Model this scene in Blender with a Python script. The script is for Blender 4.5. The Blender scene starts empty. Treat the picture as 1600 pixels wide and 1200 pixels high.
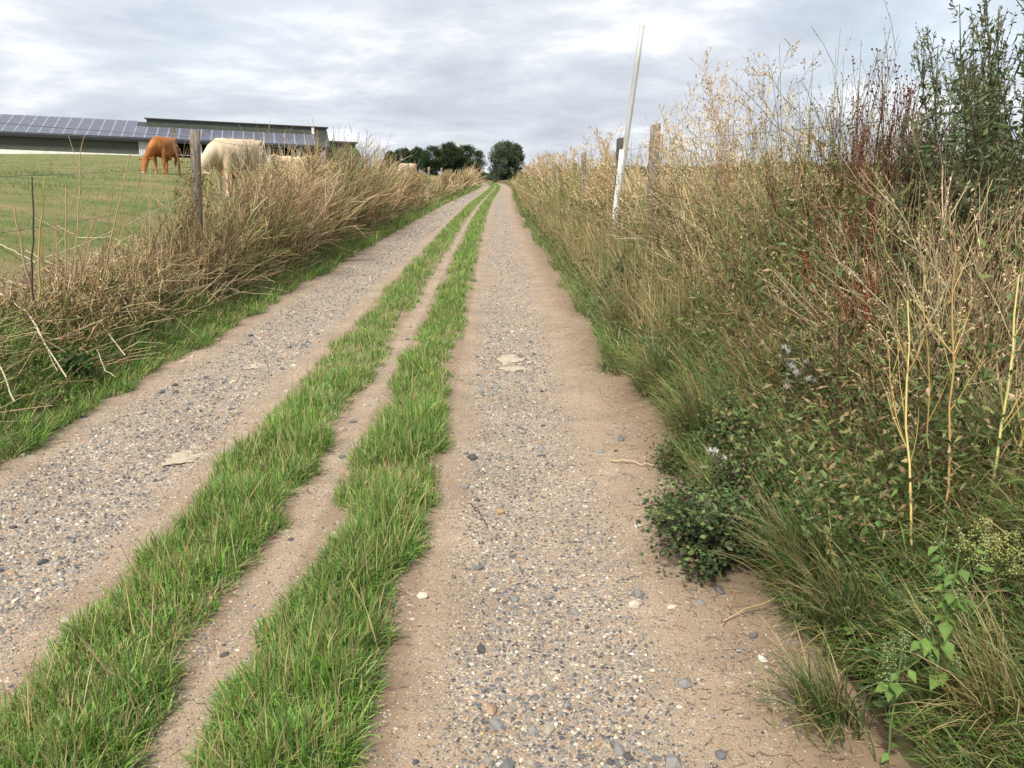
import bpy, math, random
import numpy as np
rng = np.random.default_rng(7); random.seed(7)
SC = bpy.context.scene; COL = SC.collection
F = 1200.0; HY = 272.0; H = 1.55            # focal length in photo pixels, horizon row, eye height
PT = math.atan((600 - HY) / F); CP, SP = math.cos(PT), math.sin(PT)

# ------------------------------------------------------------------ camera
cam = bpy.data.cameras.new('camera'); camo = bpy.data.objects.new('camera', cam); COL.objects.link(camo)
camo.location = (0, 0, H); camo.rotation_euler = (math.pi / 2 - PT, 0, 0)
cam.sensor_fit = 'HORIZONTAL'; cam.angle = 2 * math.atan(800 / F); cam.clip_start = 0.05; cam.clip_end = 4000
SC.camera = camo
# ------------------------------------------------------------------ sky
SUN_EL, SUN_AZ = math.radians(52), math.radians(205)      # azimuth clockwise from +Y (behind, slightly left)
w = bpy.data.worlds.new('World'); SC.world = w; w.use_nodes = True
nt = w.node_tree; nt.nodes.clear(); N = nt.nodes.new; Lk = nt.links.new
out = N('ShaderNodeOutputWorld'); bg = N('ShaderNodeBackground'); Lk(bg.outputs[0], out.inputs[0])
sky = N('ShaderNodeTexSky'); sky.sky_type = 'NISHITA'; sky.sun_disc = False; sky.sun_elevation = SUN_EL; sky.sun_rotation = SUN_AZ
skm = N('ShaderNodeMix'); skm.data_type = 'RGBA'; skm.blend_type = 'MULTIPLY'; skm.inputs[0].default_value = 1
Lk(sky.outputs[0], skm.inputs[6]); skm.inputs[7].default_value = (0.12, 0.12, 0.12, 1)
tc = N('ShaderNodeTexCoord'); sep = N('ShaderNodeSeparateXYZ'); Lk(tc.outputs['Generated'], sep.inputs[0])
def mth(op, a, b=None, clamp=False):
    m = N('ShaderNodeMath'); m.operation = op; m.use_clamp = clamp
    for i, v in enumerate((a, b)):
        if v is None: continue
        if isinstance(v, (int, float)): m.inputs[i].default_value = v
        else: Lk(v, m.inputs[i])
    return m.outputs[0]
zz = mth('ADD', mth('MAXIMUM', sep.outputs[2], 0.0), 0.16)
cmb = N('ShaderNodeCombineXYZ'); Lk(mth('DIVIDE', sep.outputs[0], zz), cmb.inputs[0]); Lk(mth('DIVIDE', sep.outputs[1], zz), cmb.inputs[1])
def noise(vec, sc, det, rough, dist=0.0, off=0.0):
    mp = N('ShaderNodeMapping'); mp.inputs[1].default_value = (off, off * 1.7, off * .3); Lk(vec, mp.inputs[0])
    n = N('ShaderNodeTexNoise'); n.inputs['Scale'].default_value = sc; n.inputs['Detail'].default_value = det
    n.inputs['Roughness'].default_value = rough; n.inputs['Distortion'].default_value = dist
    Lk(mp.outputs[0], n.inputs['Vector']); return n.outputs[0]
def ramp(fac, stops):
    r = N('ShaderNodeValToRGB'); e = r.color_ramp.elements
    while len(e) < len(stops): e.new(0.5)
    for i, (p, c) in enumerate(stops): e[i].position = p; e[i].color = (*c, 1)
    Lk(fac, r.inputs[0]); return r.outputs[0]
n1 = noise(cmb.outputs[0], 0.95, 9, 0.58, 0.35, 7.7)
n2 = noise(cmb.outputs[0], 2.6, 7, 0.6, 0.2, 11.0)
cf = mth('ADD', mth('MULTIPLY', n1, 0.72), mth('MULTIPLY', n2, 0.28))
cl = ramp(cf, [(0.37, (0.41, 0.445, 0.50)), (0.46, (0.48, 0.515, 0.57)), (0.53, (0.57, 0.60, 0.645)), (0.63, (0.80, 0.82, 0.845))])
cov = ramp(noise(cmb.outputs[0], 0.5, 5, 0.5, 0.3, 23.0), [(0.30, (0.72,) * 3), (0.5, (1.0,) * 3)])
cm = N('ShaderNodeMix'); cm.data_type = 'RGBA'; Lk(cov, cm.inputs[0]); Lk(skm.outputs[2], cm.inputs[6]); Lk(cl, cm.inputs[7])
Lk(cm.outputs[2], bg.inputs[0]); bg.inputs[1].default_value = 0.88
# ------------------------------------------------------------------ sun (veiled by cloud)
sd = bpy.data.lights.new('sun', 'SUN'); sd.energy = 3.7; sd.angle = math.radians(10); sd.color = (1.0, 0.95, 0.85)
so = bpy.data.objects.new('sun', sd); COL.objects.link(so)
so.rotation_euler = (math.pi / 2 - SUN_EL, 0, math.pi - SUN_AZ)
vs = SC.view_settings; vs.view_transform = 'Standard'; vs.look = 'None'; vs.exposure = 0.72; vs.gamma = 1; vs.use_curve_mapping = False
try:
    SC.cycles.max_bounces = 6; SC.cycles.transparent_max_bounces = 4; SC.cycles.use_adaptive_sampling = True
except Exception: pass

# ------------------------------------------------------------------ helpers: terrain
def sstep(a, b, x):
    t = np.clip((np.asarray(x, float) - a) / (b - a), 0, 1); return t * t * (3 - 2 * t)
def _h(i, j, k):
    n = (i * 374761393 + j * 668265263 + k * 2147483647 * 31) & 0xffffffff
    n = ((n ^ (n >> 13)) * 1274126177) & 0xffffffff
    return ((n ^ (n >> 16)) & 0xffff) / 65535.0
def vnoise(x, y, k=0):
    x = np.asarray(x, float); y = np.asarray(y, float)
    i = np.floor(x).astype(np.int64); j = np.floor(y).astype(np.int64)
    u = x - i; v = y - j; u = u * u * (3 - 2 * u); v = v * v * (3 - 2 * v)
    return ((_h(i, j, k) * (1 - u) + _h(i + 1, j, k) * u) * (1 - v) + (_h(i, j + 1, k) * (1 - u) + _h(i + 1, j + 1, k) * u) * v)
def fbm(x, y, k=0, o=3):
    a = 0.5; s = 0
    for q in range(o): s = s + a * vnoise(np.asarray(x) * 2 ** q, np.asarray(y) * 2 ** q, k + q); a *= 0.5
    return s / (1 - 0.5 ** o)
CY = np.arange(-40, 900, 2.0)
CX = np.interp(CY, [-40, 28, 50, 72, 100, 125, 150, 180, 260, 900], [0, 0, .3, .85, 1.25, .9, -.8, -5, -24, -200])
for _ in range(4): CX = np.convolve(np.pad(CX, 3, 'edge'), np.ones(7) / 7, 'valid')
def xc(Y): return -0.0239 * np.asarray(Y, float) + np.interp(Y, CY, CX)
def lat(X, Y): return np.asarray(X, float) - xc(Y)
def zt(X, Y, detail=True):
    """height of the land; the wheel tracks lie near zero"""
    X = np.asarray(X, float); Y = np.asarray(Y, float); s = lat(X, Y)
    el = -2.87 + 0.16 * (vnoise(Y * .5, 0 * Y, 5) - .5); er = 0.97 + 0.16 * (vnoise(Y * .6, 0 * Y, 6) - .5)
    dl = np.maximum(0, el - s); d = np.maximum(0, -3.6 - s)
    kk = np.where(Y < 28, .010 * np.maximum(Y - 10, 0), .18 + .03 * (Y - 28)); kk = np.minimum(kk, 1.6)
    zl = .42 * sstep(0, .75, dl) + 1.38 * (1 - np.exp(-d / 5.0)) * sstep(0, 1, d + .2) + kk * sstep(1, 38, d)
    dr = np.maximum(0, s - er); q = np.maximum(0, s - 2.1)
    zr = .50 * sstep(0, 1.15, dr) + .0125 * q
    z = zl + zr
    z = z + .035 * np.exp(-((s + 1.2) / .26) ** 2) + .045 * np.exp(-((s + .56) / .25) ** 2)       # grassy ridges
    z = z - .02 * np.exp(-((s + 2.05) / .4) ** 2) - .02 * np.exp(-((s - .2) / .35) ** 2)
    z = z - .0008 * np.maximum(0, Y - 135) ** 1.6 * np.exp(-(s / 40) ** 2)
    if detail:
        z = z + .05 * (fbm(X * .9, Y * .9, 3) - .5) * sstep(0, .5, dl + dr) + .014 * (fbm(X * 3, Y * 3, 9) - .5)
    return z
def px_x(px, Y, py=None):
    """lateral position of the thing standing on the land at distance Y seen in photo column px"""
    X = (px - 800) / F * Y
    for _ in range(6):
        z = float(zt(X, Y)) if py is None else zpx(py, Y)
        X = (px - 800) / F * (Y * CP - (z - H) * SP)
    return X
def zpx(py, Y):
    v = (600 - py) / F; return H + Y * (-SP + v * CP) / (CP + v * SP)
def ground_px(px, py):
    u = (px - 800) / F; v = (600 - py) / F
    a, b, c = u, CP + v * SP, -SP + v * CP
    t = -H / c
    for _ in range(12): t = (float(zt(a * t, b * t)) - H) / c
    return a * t, b * t

# ------------------------------------------------------------------ helpers: objects
def tag(o, label=None, cat=None, group=None, kind=None):
    if label: o['label'] = label
    if cat: o['category'] = cat
    if group: o['group'] = group
    if kind: o['kind'] = kind
    return o
def empty(name, loc, rz=0, label=None, cat=None, group=None):
    o = bpy.data.objects.new(name, None); COL.objects.link(o); o.location = loc; o.rotation_euler.z = rz
    o.empty_display_size = .1
    return tag(o, label, cat, group)
def mesh_obj(name, me, parent=None):
    o = bpy.data.objects.new(name, me); COL.objects.link(o)
    if parent is not None: o.parent = parent
    return o
def copy_tree(o, parent=None):
    c = o.copy(); COL.objects.link(c)
    if parent is not None: c.parent = parent
    for ch in list(o.children): copy_tree(ch, c)
    return c

class VB:
    """collects vertices, quads, triangles and vertex colours and links them as one mesh"""
    def __init__(s): s.v = []; s.c = []; s.q = []; s.t = []; s.n = 0
    def add(s, v, c, q=None, t=None):
        v = np.asarray(v, float).reshape(-1, 3); c = np.broadcast_to(np.asarray(c, float), v.shape)
        if q is not None and len(q): s.q.append(np.asarray(q).reshape(-1, 4) + s.n)
        if t is not None and len(t): s.t.append(np.asarray(t).reshape(-1, 3) + s.n)
        s.v.append(v); s.c.append(c); s.n += len(v)
    def tris(s): return sum(len(a) for a in s.t) + 2 * sum(len(a) for a in s.q)
    def mesh(s, name, mat, smooth=True):
        me = bpy.data.meshes.new(name)
        v = np.concatenate(s.v).astype(np.float32); c = np.concatenate(s.c)
        q = np.concatenate(s.q) if s.q else np.zeros((0, 4), int); t = np.concatenate(s.t) if s.t else np.zeros((0, 3), int)
        me.vertices.add(len(v)); me.vertices.foreach_set('co', v.ravel())
        me.loops.add(q.size + t.size); me.loops.foreach_set('vertex_index', np.concatenate([q.ravel(), t.ravel()]).astype(np.int32))
        me.polygons.add(len(q) + len(t))
        st = np.concatenate([np.arange(len(q)) * 4, q.size + np.arange(len(t)) * 3]).astype(np.int32)
        me.polygons.foreach_set('loop_start', st)
        if smooth is not None: me.polygons.foreach_set('use_smooth', np.full(len(q) + len(t), bool(smooth)))
        a = me.attributes.new('col', 'FLOAT_COLOR', 'POINT')
        a.data.foreach_set('color', np.concatenate([c, np.ones((len(c), 1))], 1).astype(np.float32).ravel())
        me.update(calc_edges=True); me.materials.append(mat); return me
    def build(s, name, mat, parent=None, smooth=True): return mesh_obj(name, s.mesh(name, mat, smooth), parent)
    # --- strips
    def blades(s, root, az, lean, bend, L, W, col, tip=None, K=3, twist=None):
        n = len(root); L = np.broadcast_to(L, n); W = np.broadcast_to(W, n); az = np.broadcast_to(az, n)
        lean = np.broadcast_to(lean, n); bend = np.broadcast_to(bend, n)
        col = np.broadcast_to(col, (n, 3)); tip = col if tip is None else np.broadcast_to(tip, (n, 3))
        hd = np.stack([np.cos(az), np.sin(az), 0 * az], 1)
        tw = az + (rng.uniform(-1.2, 1.2, n) if twist is None else twist)
        sd_ = np.stack([-np.sin(tw), np.cos(tw), 0 * az], 1)
        p = np.array(root, float); V = []; C = []
        for k in range(K + 1):
            f = k / K
            if k:
                th = lean + bend * (f - .5 / K)
                p = p + (L / K)[:, None] * (np.sin(th)[:, None] * hd + np.array([0, 0, 1.]) * np.cos(th)[:, None])
            cc = col + (tip - col) * f
            if k < K:
                ww = (W * .5 * (1 - .65 * f ** 1.5))[:, None]; V += [p - sd_ * ww, p + sd_ * ww]; C += [cc, cc]
            else: V.append(p); C.append(cc)
        m = 2 * K + 1; V = np.stack(V, 1).reshape(-1, 3); C = np.stack(C, 1).reshape(-1, 3)
        b = (np.arange(n) * m)[:, None]
        Q = np.concatenate([b + np.array([2 * k, 2 * k + 1, 2 * k + 3, 2 * k + 2]) for k in range(K - 1)]) if K > 1 else None
        s.add(V, C, Q, b + np.array([2 * K - 2, 2 * K - 1, 2 * K]))
    # --- stems: poly (n,K+1,3)
    def tubes(s, poly, r0, r1, col, sides=3):
        n, m, _ = poly.shape; r0 = np.broadcast_to(r0, n); r1 = np.broadcast_to(r1, n); col = np.broadcast_to(col, (n, 3))
        d = poly[:, -1] - poly[:, 0]; d /= np.linalg.norm(d, axis=1, keepdims=True) + 1e-9
        ref = np.where((np.abs(d[:, 2]) > .8)[:, None], np.array([1., 0, 0]), np.array([0, 0, 1.]))
        a = np.cross(d, ref); a /= np.linalg.norm(a, axis=1, keepdims=True) + 1e-9; b = np.cross(d, a)
        V = np.zeros((n, m, sides, 3))
        for k in range(m):
            r = (r0 + (r1 - r0) * k / (m - 1))[:, None]
            for q in range(sides):
                an = 2 * math.pi * q / sides; V[:, k, q] = poly[:, k] + r * (math.cos(an) * a + math.sin(an) * b)
        base = (np.arange(n) * m * sides)[:, None]; Q = []
        for k in range(m - 1):
            for q in range(sides):
                q2 = (q + 1) % sides
                Q.append(base + np.array([k * sides + q, k * sides + q2, (k + 1) * sides + q2, (k + 1) * sides + q]))
        s.add(V, np.repeat(col, m * sides, 0), np.concatenate(Q))
    def ribbons(s, poly, r0, r1, col):
        n, m, _ = poly.shape; r0 = np.broadcast_to(r0, n); r1 = np.broadcast_to(r1, n); col = np.broadcast_to(col, (n, 3))
        d = poly[:, -1] - poly[:, 0]; a = np.cross(d, rng.normal(size=(n, 3))); a /= np.linalg.norm(a, axis=1, keepdims=True) + 1e-9
        V = np.stack([poly[:, k] + sg_ * a * (1.35 * (r0 + (r1 - r0) * k / (m - 1)))[:, None] for k in range(m) for sg_ in (-1, 1)], 1)
        b = (np.arange(n) * 2 * m)[:, None]; s.add(V, np.repeat(col, 2 * m, 0), np.concatenate([b + np.array([2 * k, 2 * k + 1, 2 * k + 3, 2 * k + 2]) for k in range(m - 1)]))
    # --- folded leaf: two triangles
    def leaves(s, pos, dr, L, W, col, fold=.25):
        n = len(pos); L = np.broadcast_to(L, n)[:, None]; W = np.broadcast_to(W, n)[:, None]; col = np.broadcast_to(col, (n, 3))
        dr = dr / (np.linalg.norm(dr, axis=1, keepdims=True) + 1e-9)
        a = np.cross(dr, rng.normal(size=(n, 3))); a /= np.linalg.norm(a, axis=1, keepdims=True) + 1e-9
        nn = np.cross(dr, a); mid = pos + dr * L * .45
        V = np.stack([pos, mid + a * W * .5 + nn * W * fold, pos + dr * L, mid - a * W * .5 + nn * W * fold], 1)
        b = (np.arange(n) * 4)[:, None]
        s.add(V, np.repeat(col, 4, 0), None, np.concatenate([b + np.array([0, 1, 2]), b + np.array([0, 2, 3])]))
    def blobs(s, pos, r, col, half=False):
        n = len(pos); r = np.broadcast_to(r, n)[:, None, None]; col = np.broadcast_to(col, (n, 3))
        o = np.array([[1, 0, 0], [-1, 0, 0], [0, 1, 0], [0, -1, 0], [0, 0, 1], [0, 0, -1.]])
        V = pos[:, None] + o[None] * r * rng.uniform(.7, 1.3, (n, 6, 1))
        f = np.array([[0, 2, 4], [2, 1, 4], [1, 3, 4], [3, 0, 4], [2, 0, 5], [1, 2, 5], [3, 1, 5], [0, 3, 5]])[:4 if half else 8]
        s.add(V, np.repeat(col, 6, 0), None, ((np.arange(n) * 6)[:, None, None] + f).reshape(-1, 3))
def jit(col, n, amt=.25, hue=.12):
    col = np.asarray(col, float); b = rng.uniform(1 - amt, 1 + amt, (n, 1)); h = rng.uniform(1 - hue, 1 + hue, (n, 3))
    return np.clip(col * b * h, .004, .95)
def pick(cols, n, p=None, amt=.25, hue=.1):
    c = np.asarray(cols, float)[rng.choice(len(cols), n, p=p)]; return jit(c, n, amt, hue) if n else c
def stems(root, az, lean, bend, L, K=4, wob=.08):
    n = len(root); P = [np.array(root, float)]; L = np.broadcast_to(L, n)
    hd = np.stack([np.cos(az), np.sin(az), 0 * az], 1)
    for k in range(K):
        th = lean + bend * ((k + .5) / K) + rng.normal(0, wob, n)
        st = np.sin(th)[:, None] * hd + np.cos(th)[:, None] * np.array([0, 0, 1.]) + rng.normal(0, wob * .6, (n, 3))
        P.append(P[-1] + st * (L / K)[:, None])
    return np.stack(P, 1)
def along(poly, idx, t):
    m = poly.shape[1] - 1; f = np.clip(t * m, 0, m - 1e-4); k = f.astype(int); u = (f - k)[:, None]
    a, b = poly[idx, k], poly[idx, k + 1]; d = b - a
    return a + d * u, d / (np.linalg.norm(d, axis=1, keepdims=True) + 1e-9)
def branch(poly, per, t0, t1, ang, frac, K=2, up=.15, wob=.1):
    """side shoots of every stem"""
    n = len(poly); idx = np.repeat(np.arange(n), per); N_ = len(idx); t = rng.uniform(t0, t1, N_)
    p, d = along(poly, idx, t)
    plen = np.linalg.norm(np.diff(poly, axis=1), axis=2).sum(1)[idx]
    a = rng.normal(size=(N_, 3)); a -= (a * d).sum(1, keepdims=True) * d; a /= np.linalg.norm(a, axis=1, keepdims=True) + 1e-9
    an = ang * rng.uniform(.6, 1.4, N_)[:, None]; dr = d * np.cos(an) + a * np.sin(an)
    ln = plen * frac * rng.uniform(.5, 1.2, N_) * (1.15 - .6 * (t - t0) / max(1e-3, 1 - t0))
    P = [p]
    for k in range(K):
        dr = dr + np.array([0, 0, up]) + rng.normal(0, wob, (N_, 3)); dr /= np.linalg.norm(dr, axis=1, keepdims=True)
        P.append(P[-1] + dr * (ln / K)[:, None])
    return np.stack(P, 1), idx
def pts_on(poly, per, t0=0.1, t1=1.0):
    idx = np.repeat(np.arange(len(poly)), per); return along(poly, idx, rng.uniform(t0, t1, len(idx)))

def ydist(n, Y0, Y1, a=.5): return (Y0 ** -a + rng.random(n) * (Y1 ** -a - Y0 ** -a)) ** (-1 / a)
# ------------------------------------------------------------------ materials
def mat_new(name):
    m = bpy.data.materials.new(name); m.use_nodes = True; nt_ = m.node_tree; nt_.nodes.clear()
    return m, nt_
def veg_mat(name, rough=.6, trans=.28, spec=.25):
    m, t = mat_new(name); n = t.nodes.new; l = t.links.new
    o = n('ShaderNodeOutputMaterial'); a = n('ShaderNodeAttribute'); a.attribute_name = 'col'
    b = n('ShaderNodeBsdfPrincipled'); b.inputs['Roughness'].default_value = rough; b.inputs['Specular IOR Level'].default_value = spec
    l(a.outputs['Color'], b.inputs['Base Color'])
    if trans:
        tr = n('ShaderNodeBsdfTranslucent'); l(a.outputs['Color'], tr.inputs[0]); mx = n('ShaderNodeMixShader'); mx.inputs[0].default_value = trans
        l(b.outputs[0], mx.inputs[1]); l(tr.outputs[0], mx.inputs[2]); l(mx.outputs[0], o.inputs[0])
    else: l(b.outputs[0], o.inputs[0])
    return m
M_LEAF = veg_mat('leaf'); M_GRASS = veg_mat('grass', .5, .3, .35); M_DRY = veg_mat('dry_stem', .75, .12, .15); M_STONE = veg_mat('stone', .8, 0, .3)
def noise_mat(name, c1, c2, scale=8, rough=.7, bump=.2, det=6, metallic=0, spec=.3, stretch=(1, 1, 1), c3=None):
    m, t = mat_new(name); n = t.nodes.new; l = t.links.new
    o = n('ShaderNodeOutputMaterial'); b = n('ShaderNodeBsdfPrincipled'); l(b.outputs[0], o.inputs[0])
    tc_ = n('ShaderNodeTexCoord'); mp = n('ShaderNodeMapping'); mp.inputs['Scale'].default_value = stretch; l(tc_.outputs['Object'], mp.inputs[0])
    nz = n('ShaderNodeTexNoise'); nz.inputs['Scale'].default_value = scale; nz.inputs['Detail'].default_value = det; l(mp.outputs[0], nz.inputs['Vector'])
    r = n('ShaderNodeValToRGB'); e = r.color_ramp.elements; e[0].position = .32; e[0].color = (*c1, 1); e[1].position = .68; e[1].color = (*c2, 1)
    if c3: x = e.new(.85); x.color = (*c3, 1)
    l(nz.outputs[0], r.inputs[0]); l(r.outputs[0], b.inputs['Base Color'])
    b.inputs['Roughness'].default_value = rough; b.inputs['Metallic'].default_value = metallic; b.inputs['Specular IOR Level'].default_value = spec
    if bump:
        bp = n('ShaderNodeBump'); bp.inputs['Strength'].default_value = bump; bp.inputs['Distance'].default_value = .01
        l(nz.outputs[0], bp.inputs['Height']); l(bp.outputs[0], b.inputs['Normal'])
    return m

# ================================================================== LAND
def track_material():
    m, t = mat_new('gravel_and_sandy_dirt'); n = t.nodes.new; l = t.links.new
    def nz(vec, sc, det=5, ro=.6):
        q = n('ShaderNodeTexNoise'); q.inputs['Scale'].default_value = sc; q.inputs['Detail'].default_value = det; q.inputs['Roughness'].default_value = ro; l(vec, q.inputs['Vector']); return q.outputs[0]
    def mt(op, a, b=None, c=None, cl=False):
        q = n('ShaderNodeMath'); q.operation = op; q.use_clamp = cl
        for i, v in enumerate((a, b, c)):
            if v is None: continue
            if isinstance(v, (int, float)): q.inputs[i].default_value = v
            else: l(v, q.inputs[i])
        return q.outputs[0]
    def rp(f, st, const=False):
        r = n('ShaderNodeValToRGB'); e = r.color_ramp.elements; r.color_ramp.interpolation = 'CONSTANT' if const else 'LINEAR'
        while len(e) < len(st): e.new(.5)
        for i, (p, c) in enumerate(st): e[i].position = p; e[i].color = (*c, 1)
        l(f, r.inputs[0]); return r.outputs[0]
    def mix(f, a, b, mode='MIX'):
        q = n('ShaderNodeMix'); q.data_type = 'RGBA'; q.blend_type = mode
        if isinstance(f, (int, float)): q.inputs[0].default_value = f
        else: l(f, q.inputs[0])
        for i, v in ((6, a), (7, b)):
            if isinstance(v, tuple): q.inputs[i].default_value = (*v, 1)
            else: l(v, q.inputs[i])
        return q.outputs[2]
    o = n('ShaderNodeOutputMaterial'); b = n('ShaderNodeBsdfPrincipled'); l(b.outputs[0], o.inputs[0])
    co = n('ShaderNodeTexCoord').outputs['Object']
    at = n('ShaderNodeAttribute'); at.attribute_name = 'col'; sp = n('ShaderNodeSeparateColor'); l(at.outputs['Color'], sp.inputs[0])
    grav, dark, _ = sp.outputs
    soil = rp(nz(co, 2.2, 8, .62), [(.3, (.235, .17, .115)), (.5, (.335, .25, .172)), (.72, (.44, .34, .24))])
    soil = mix(mt('MULTIPLY', nz(co, 60, 4, .7), .5), soil, (.22, .155, .11), 'MIX')
    gr = nz(co, 190, 4, .85); soil = mix(mt('MULTIPLY', mt('SUBTRACT', gr, .53), 7, None, True), soil, (.09, .07, .06)); soil = mix(mt('MULTIPLY', mt('SUBTRACT', .45, gr), 7, None, True), soil, (.62, .52, .40))
    gr2 = nz(co, 75, 4, .8); soil = mix(mt('MULTIPLY', mt('SUBTRACT', gr2, .57), 7, None, True), soil, (.13, .10, .085))
    soil = mix(dark, soil, (.21, .145, .095))
    stone_cols = [(0, (.07, .072, .08)), (.15, (.14, .14, .145)), (.30, (.23, .22, .21)), (.45, (.36, .30, .235)), (.64, (.48, .40, .31)), (.80, (.34, .235, .155)), (.93, (.58, .53, .44))]
    def cells(scale):
        mp = n('ShaderNodeMapping'); l(co, mp.inputs[0]); mp.inputs['Rotation'].default_value = (0, 0, scale)
        vo = n('ShaderNodeTexVoronoi'); vo.inputs['Scale'].default_value = scale; vo.inputs['Randomness'].default_value = 1; l(mp.outputs[0], vo.inputs['Vector'])
        sc = n('ShaderNodeSeparateColor'); l(vo.outputs['Color'], sc.inputs[0])
        return vo.outputs['Distance'], sc.outputs[0], sc.outputs[1]
    d1, a1, b1 = cells(52); d2, a2, b2 = cells(120)
    c1 = rp(a1, stone_cols, True); c2 = rp(a2, stone_cols, True)
    g = mt('ADD', mt('MULTIPLY', grav, 1.25), mt('MULTIPLY', mt('SUBTRACT', nz(co, 3.2, 6, .65), .5), 2.0))
    m2 = mt('MULTIPLY', mt('LESS_THAN', b2, mt('MULTIPLY', g, .95)), mt('LESS_THAN', d2, .46))
    m1 = mt('MULTIPLY', mt('LESS_THAN', b1, mt('SUBTRACT', mt('MULTIPLY', g, .75), .12)), mt('LESS_THAN', d1, .43))
    col = mix(m2, soil, c2); col = mix(m1, col, c1)
    l(col, b.inputs['Base Color']); b.inputs['Roughness'].default_value = .85; b.inputs['Specular IOR Level'].default_value = .2
    hgt = mt('ADD', mt('MULTIPLY', m2, mt('MULTIPLY', mt('SUBTRACT', .5, d2), .5)), mt('MULTIPLY', m1, mt('MULTIPLY', mt('SUBTRACT', .5, d1), 1.1)))
    hgt = mt('ADD', hgt, mt('ADD', mt('MULTIPLY', nz(co, 28, 7, .75), .5), mt('MULTIPLY', gr, .22)))
    bp = n('ShaderNodeBump'); bp.inputs['Strength'].default_value = .75; bp.inputs['Distance'].default_value = .012; l(hgt, bp.inputs['Height']); l(bp.outputs[0], b.inputs['Normal'])
    return m
def gravel_amount(s, Y):
    wob = .16 * (fbm(s * 1.3, Y * .8, 21) - .5)
    a = sstep(-2.62, -2.3, s + wob) * (1 - sstep(-1.85, -1.58, s + wob)); bnd = sstep(-.26, -.02, s + wob) * (1 - sstep(.38, .68, s + wob))
    g = np.maximum(a, bnd * .78) * (.28 + 1.05 * fbm(s * 1.6, Y * .8, 31)) + .13
    return np.clip(np.where(s > -.3, g * 1.0, g * 1.6), 0.05, 1)
def edge_ids(nu, nv):
    i = np.arange(nu * nv).reshape(nv, nu); return np.stack([i[:-1, :-1], i[:-1, 1:], i[1:, 1:], i[1:, :-1]], -1).reshape(-1, 4)
# ground
sg = np.concatenate([-np.geomspace(900, 8, 50), np.arange(-7.6, 7.61, .16), np.geomspace(8, 900, 50)])
yg = np.concatenate([np.arange(-6, 14, .2), np.geomspace(14, 1500, 150)])
S_, Y_ = np.meshgrid(sg, yg); X_ = S_ + xc(Y_)
Z_ = zt(X_, Y_) - .06 * sstep(-2.95, -2.75, S_) * (1 - sstep(.95, 1.15, S_))
Z_ = np.where(np.hypot(X_, Y_) > 400, np.minimum(Z_, 4 + 0 * Z_), Z_)
vb = VB(); past = sstep(3.7, 4.1, -S_ + .5 * (fbm(S_, Y_ * .4, 8) - .5)); fld = sstep(2.3, 2.9, S_)
bare = .85 * (1 - sstep(4.4, 5.4, -S_ + 1.0 * fbm(S_, Y_ * .5, 18))) * past * (1 - sstep(9, 14, Y_))
vb.add(np.stack([X_, Y_, Z_], -1).reshape(-1, 3), np.stack([past, fld, bare], -1).reshape(-1, 3), edge_ids(len(sg), len(yg)))
def ground_material():
    m, t = mat_new('ground_soil_and_turf'); n = t.nodes.new; l = t.links.new
    o = n('ShaderNodeOutputMaterial'); b = n('ShaderNodeBsdfPrincipled'); l(b.outputs[0], o.inputs[0]); b.inputs['Roughness'].default_value = .9; b.inputs['Specular IOR Level'].default_value = .15
    co = n('ShaderNodeTexCoord').outputs['Object']
    def nz(sc, det=6, ro=.62):
        q = n('ShaderNodeTexNoise'); q.inputs['Scale'].default_value = sc; q.inputs['Detail'].default_value = det; q.inputs['Roughness'].default_value = ro; l(co, q.inputs['Vector']); return q.outputs[0]
    def rp(f, st):
        r = n('ShaderNodeValToRGB'); e = r.color_ramp.elements
        while len(e) < len(st): e.new(.5)
        for i, (p, c) in enumerate(st): e[i].position = p; e[i].color = (*c, 1)
        l(f, r.inputs[0]); return r.outputs[0]
    def mix(f, a, c):
        q = n('ShaderNodeMix'); q.data_type = 'RGBA'; l(f, q.inputs[0]); l(a, q.inputs[6]); l(c, q.inputs[7]); return q.outputs[2]
    at = n('ShaderNodeAttribute'); at.attribute_name = 'col'; sp = n('ShaderNodeSeparateColor'); l(at.outputs['Color'], sp.inputs[0])
    bank = rp(nz(7), [(.3, (.06, .045, .028)), (.5, (.13, .095, .055)), (.7, (.11, .12, .045))])
    turf = rp(nz(.7, 10, .72), [(.3, (.075, .115, .032)), (.45, (.125, .155, .047)), (.55, (.19, .175, .075)), (.68, (.27, .195, .11))])
    strw = rp(nz(3.5, 9, .7), [(.3, (.16, .10, .06)), (.5, (.32, .22, .13)), (.66, (.42, .32, .19)), (.8, (.2, .2, .08))])
    dirt = rp(nz(9, 8, .7), [(.3, (.16, .095, .06)), (.5, (.30, .195, .13)), (.62, (.40, .28, .19)), (.75, (.17, .17, .06))])
    c = mix(sp.outputs[0], bank, turf); c = mix(sp.outputs[2], c, dirt); c = mix(sp.outputs[1], c, strw)
    l(c, b.inputs['Base Color'])
    bp = n('ShaderNodeBump'); bp.inputs['Strength'].default_value = .8; bp.inputs['Distance'].default_value = .05; l(nz(14, 8, .7), bp.inputs['Height']); l(bp.outputs[0], b.inputs['Normal'])
    return m
tag(vb.build('ground', ground_material(), None, True), kind='structure')
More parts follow.
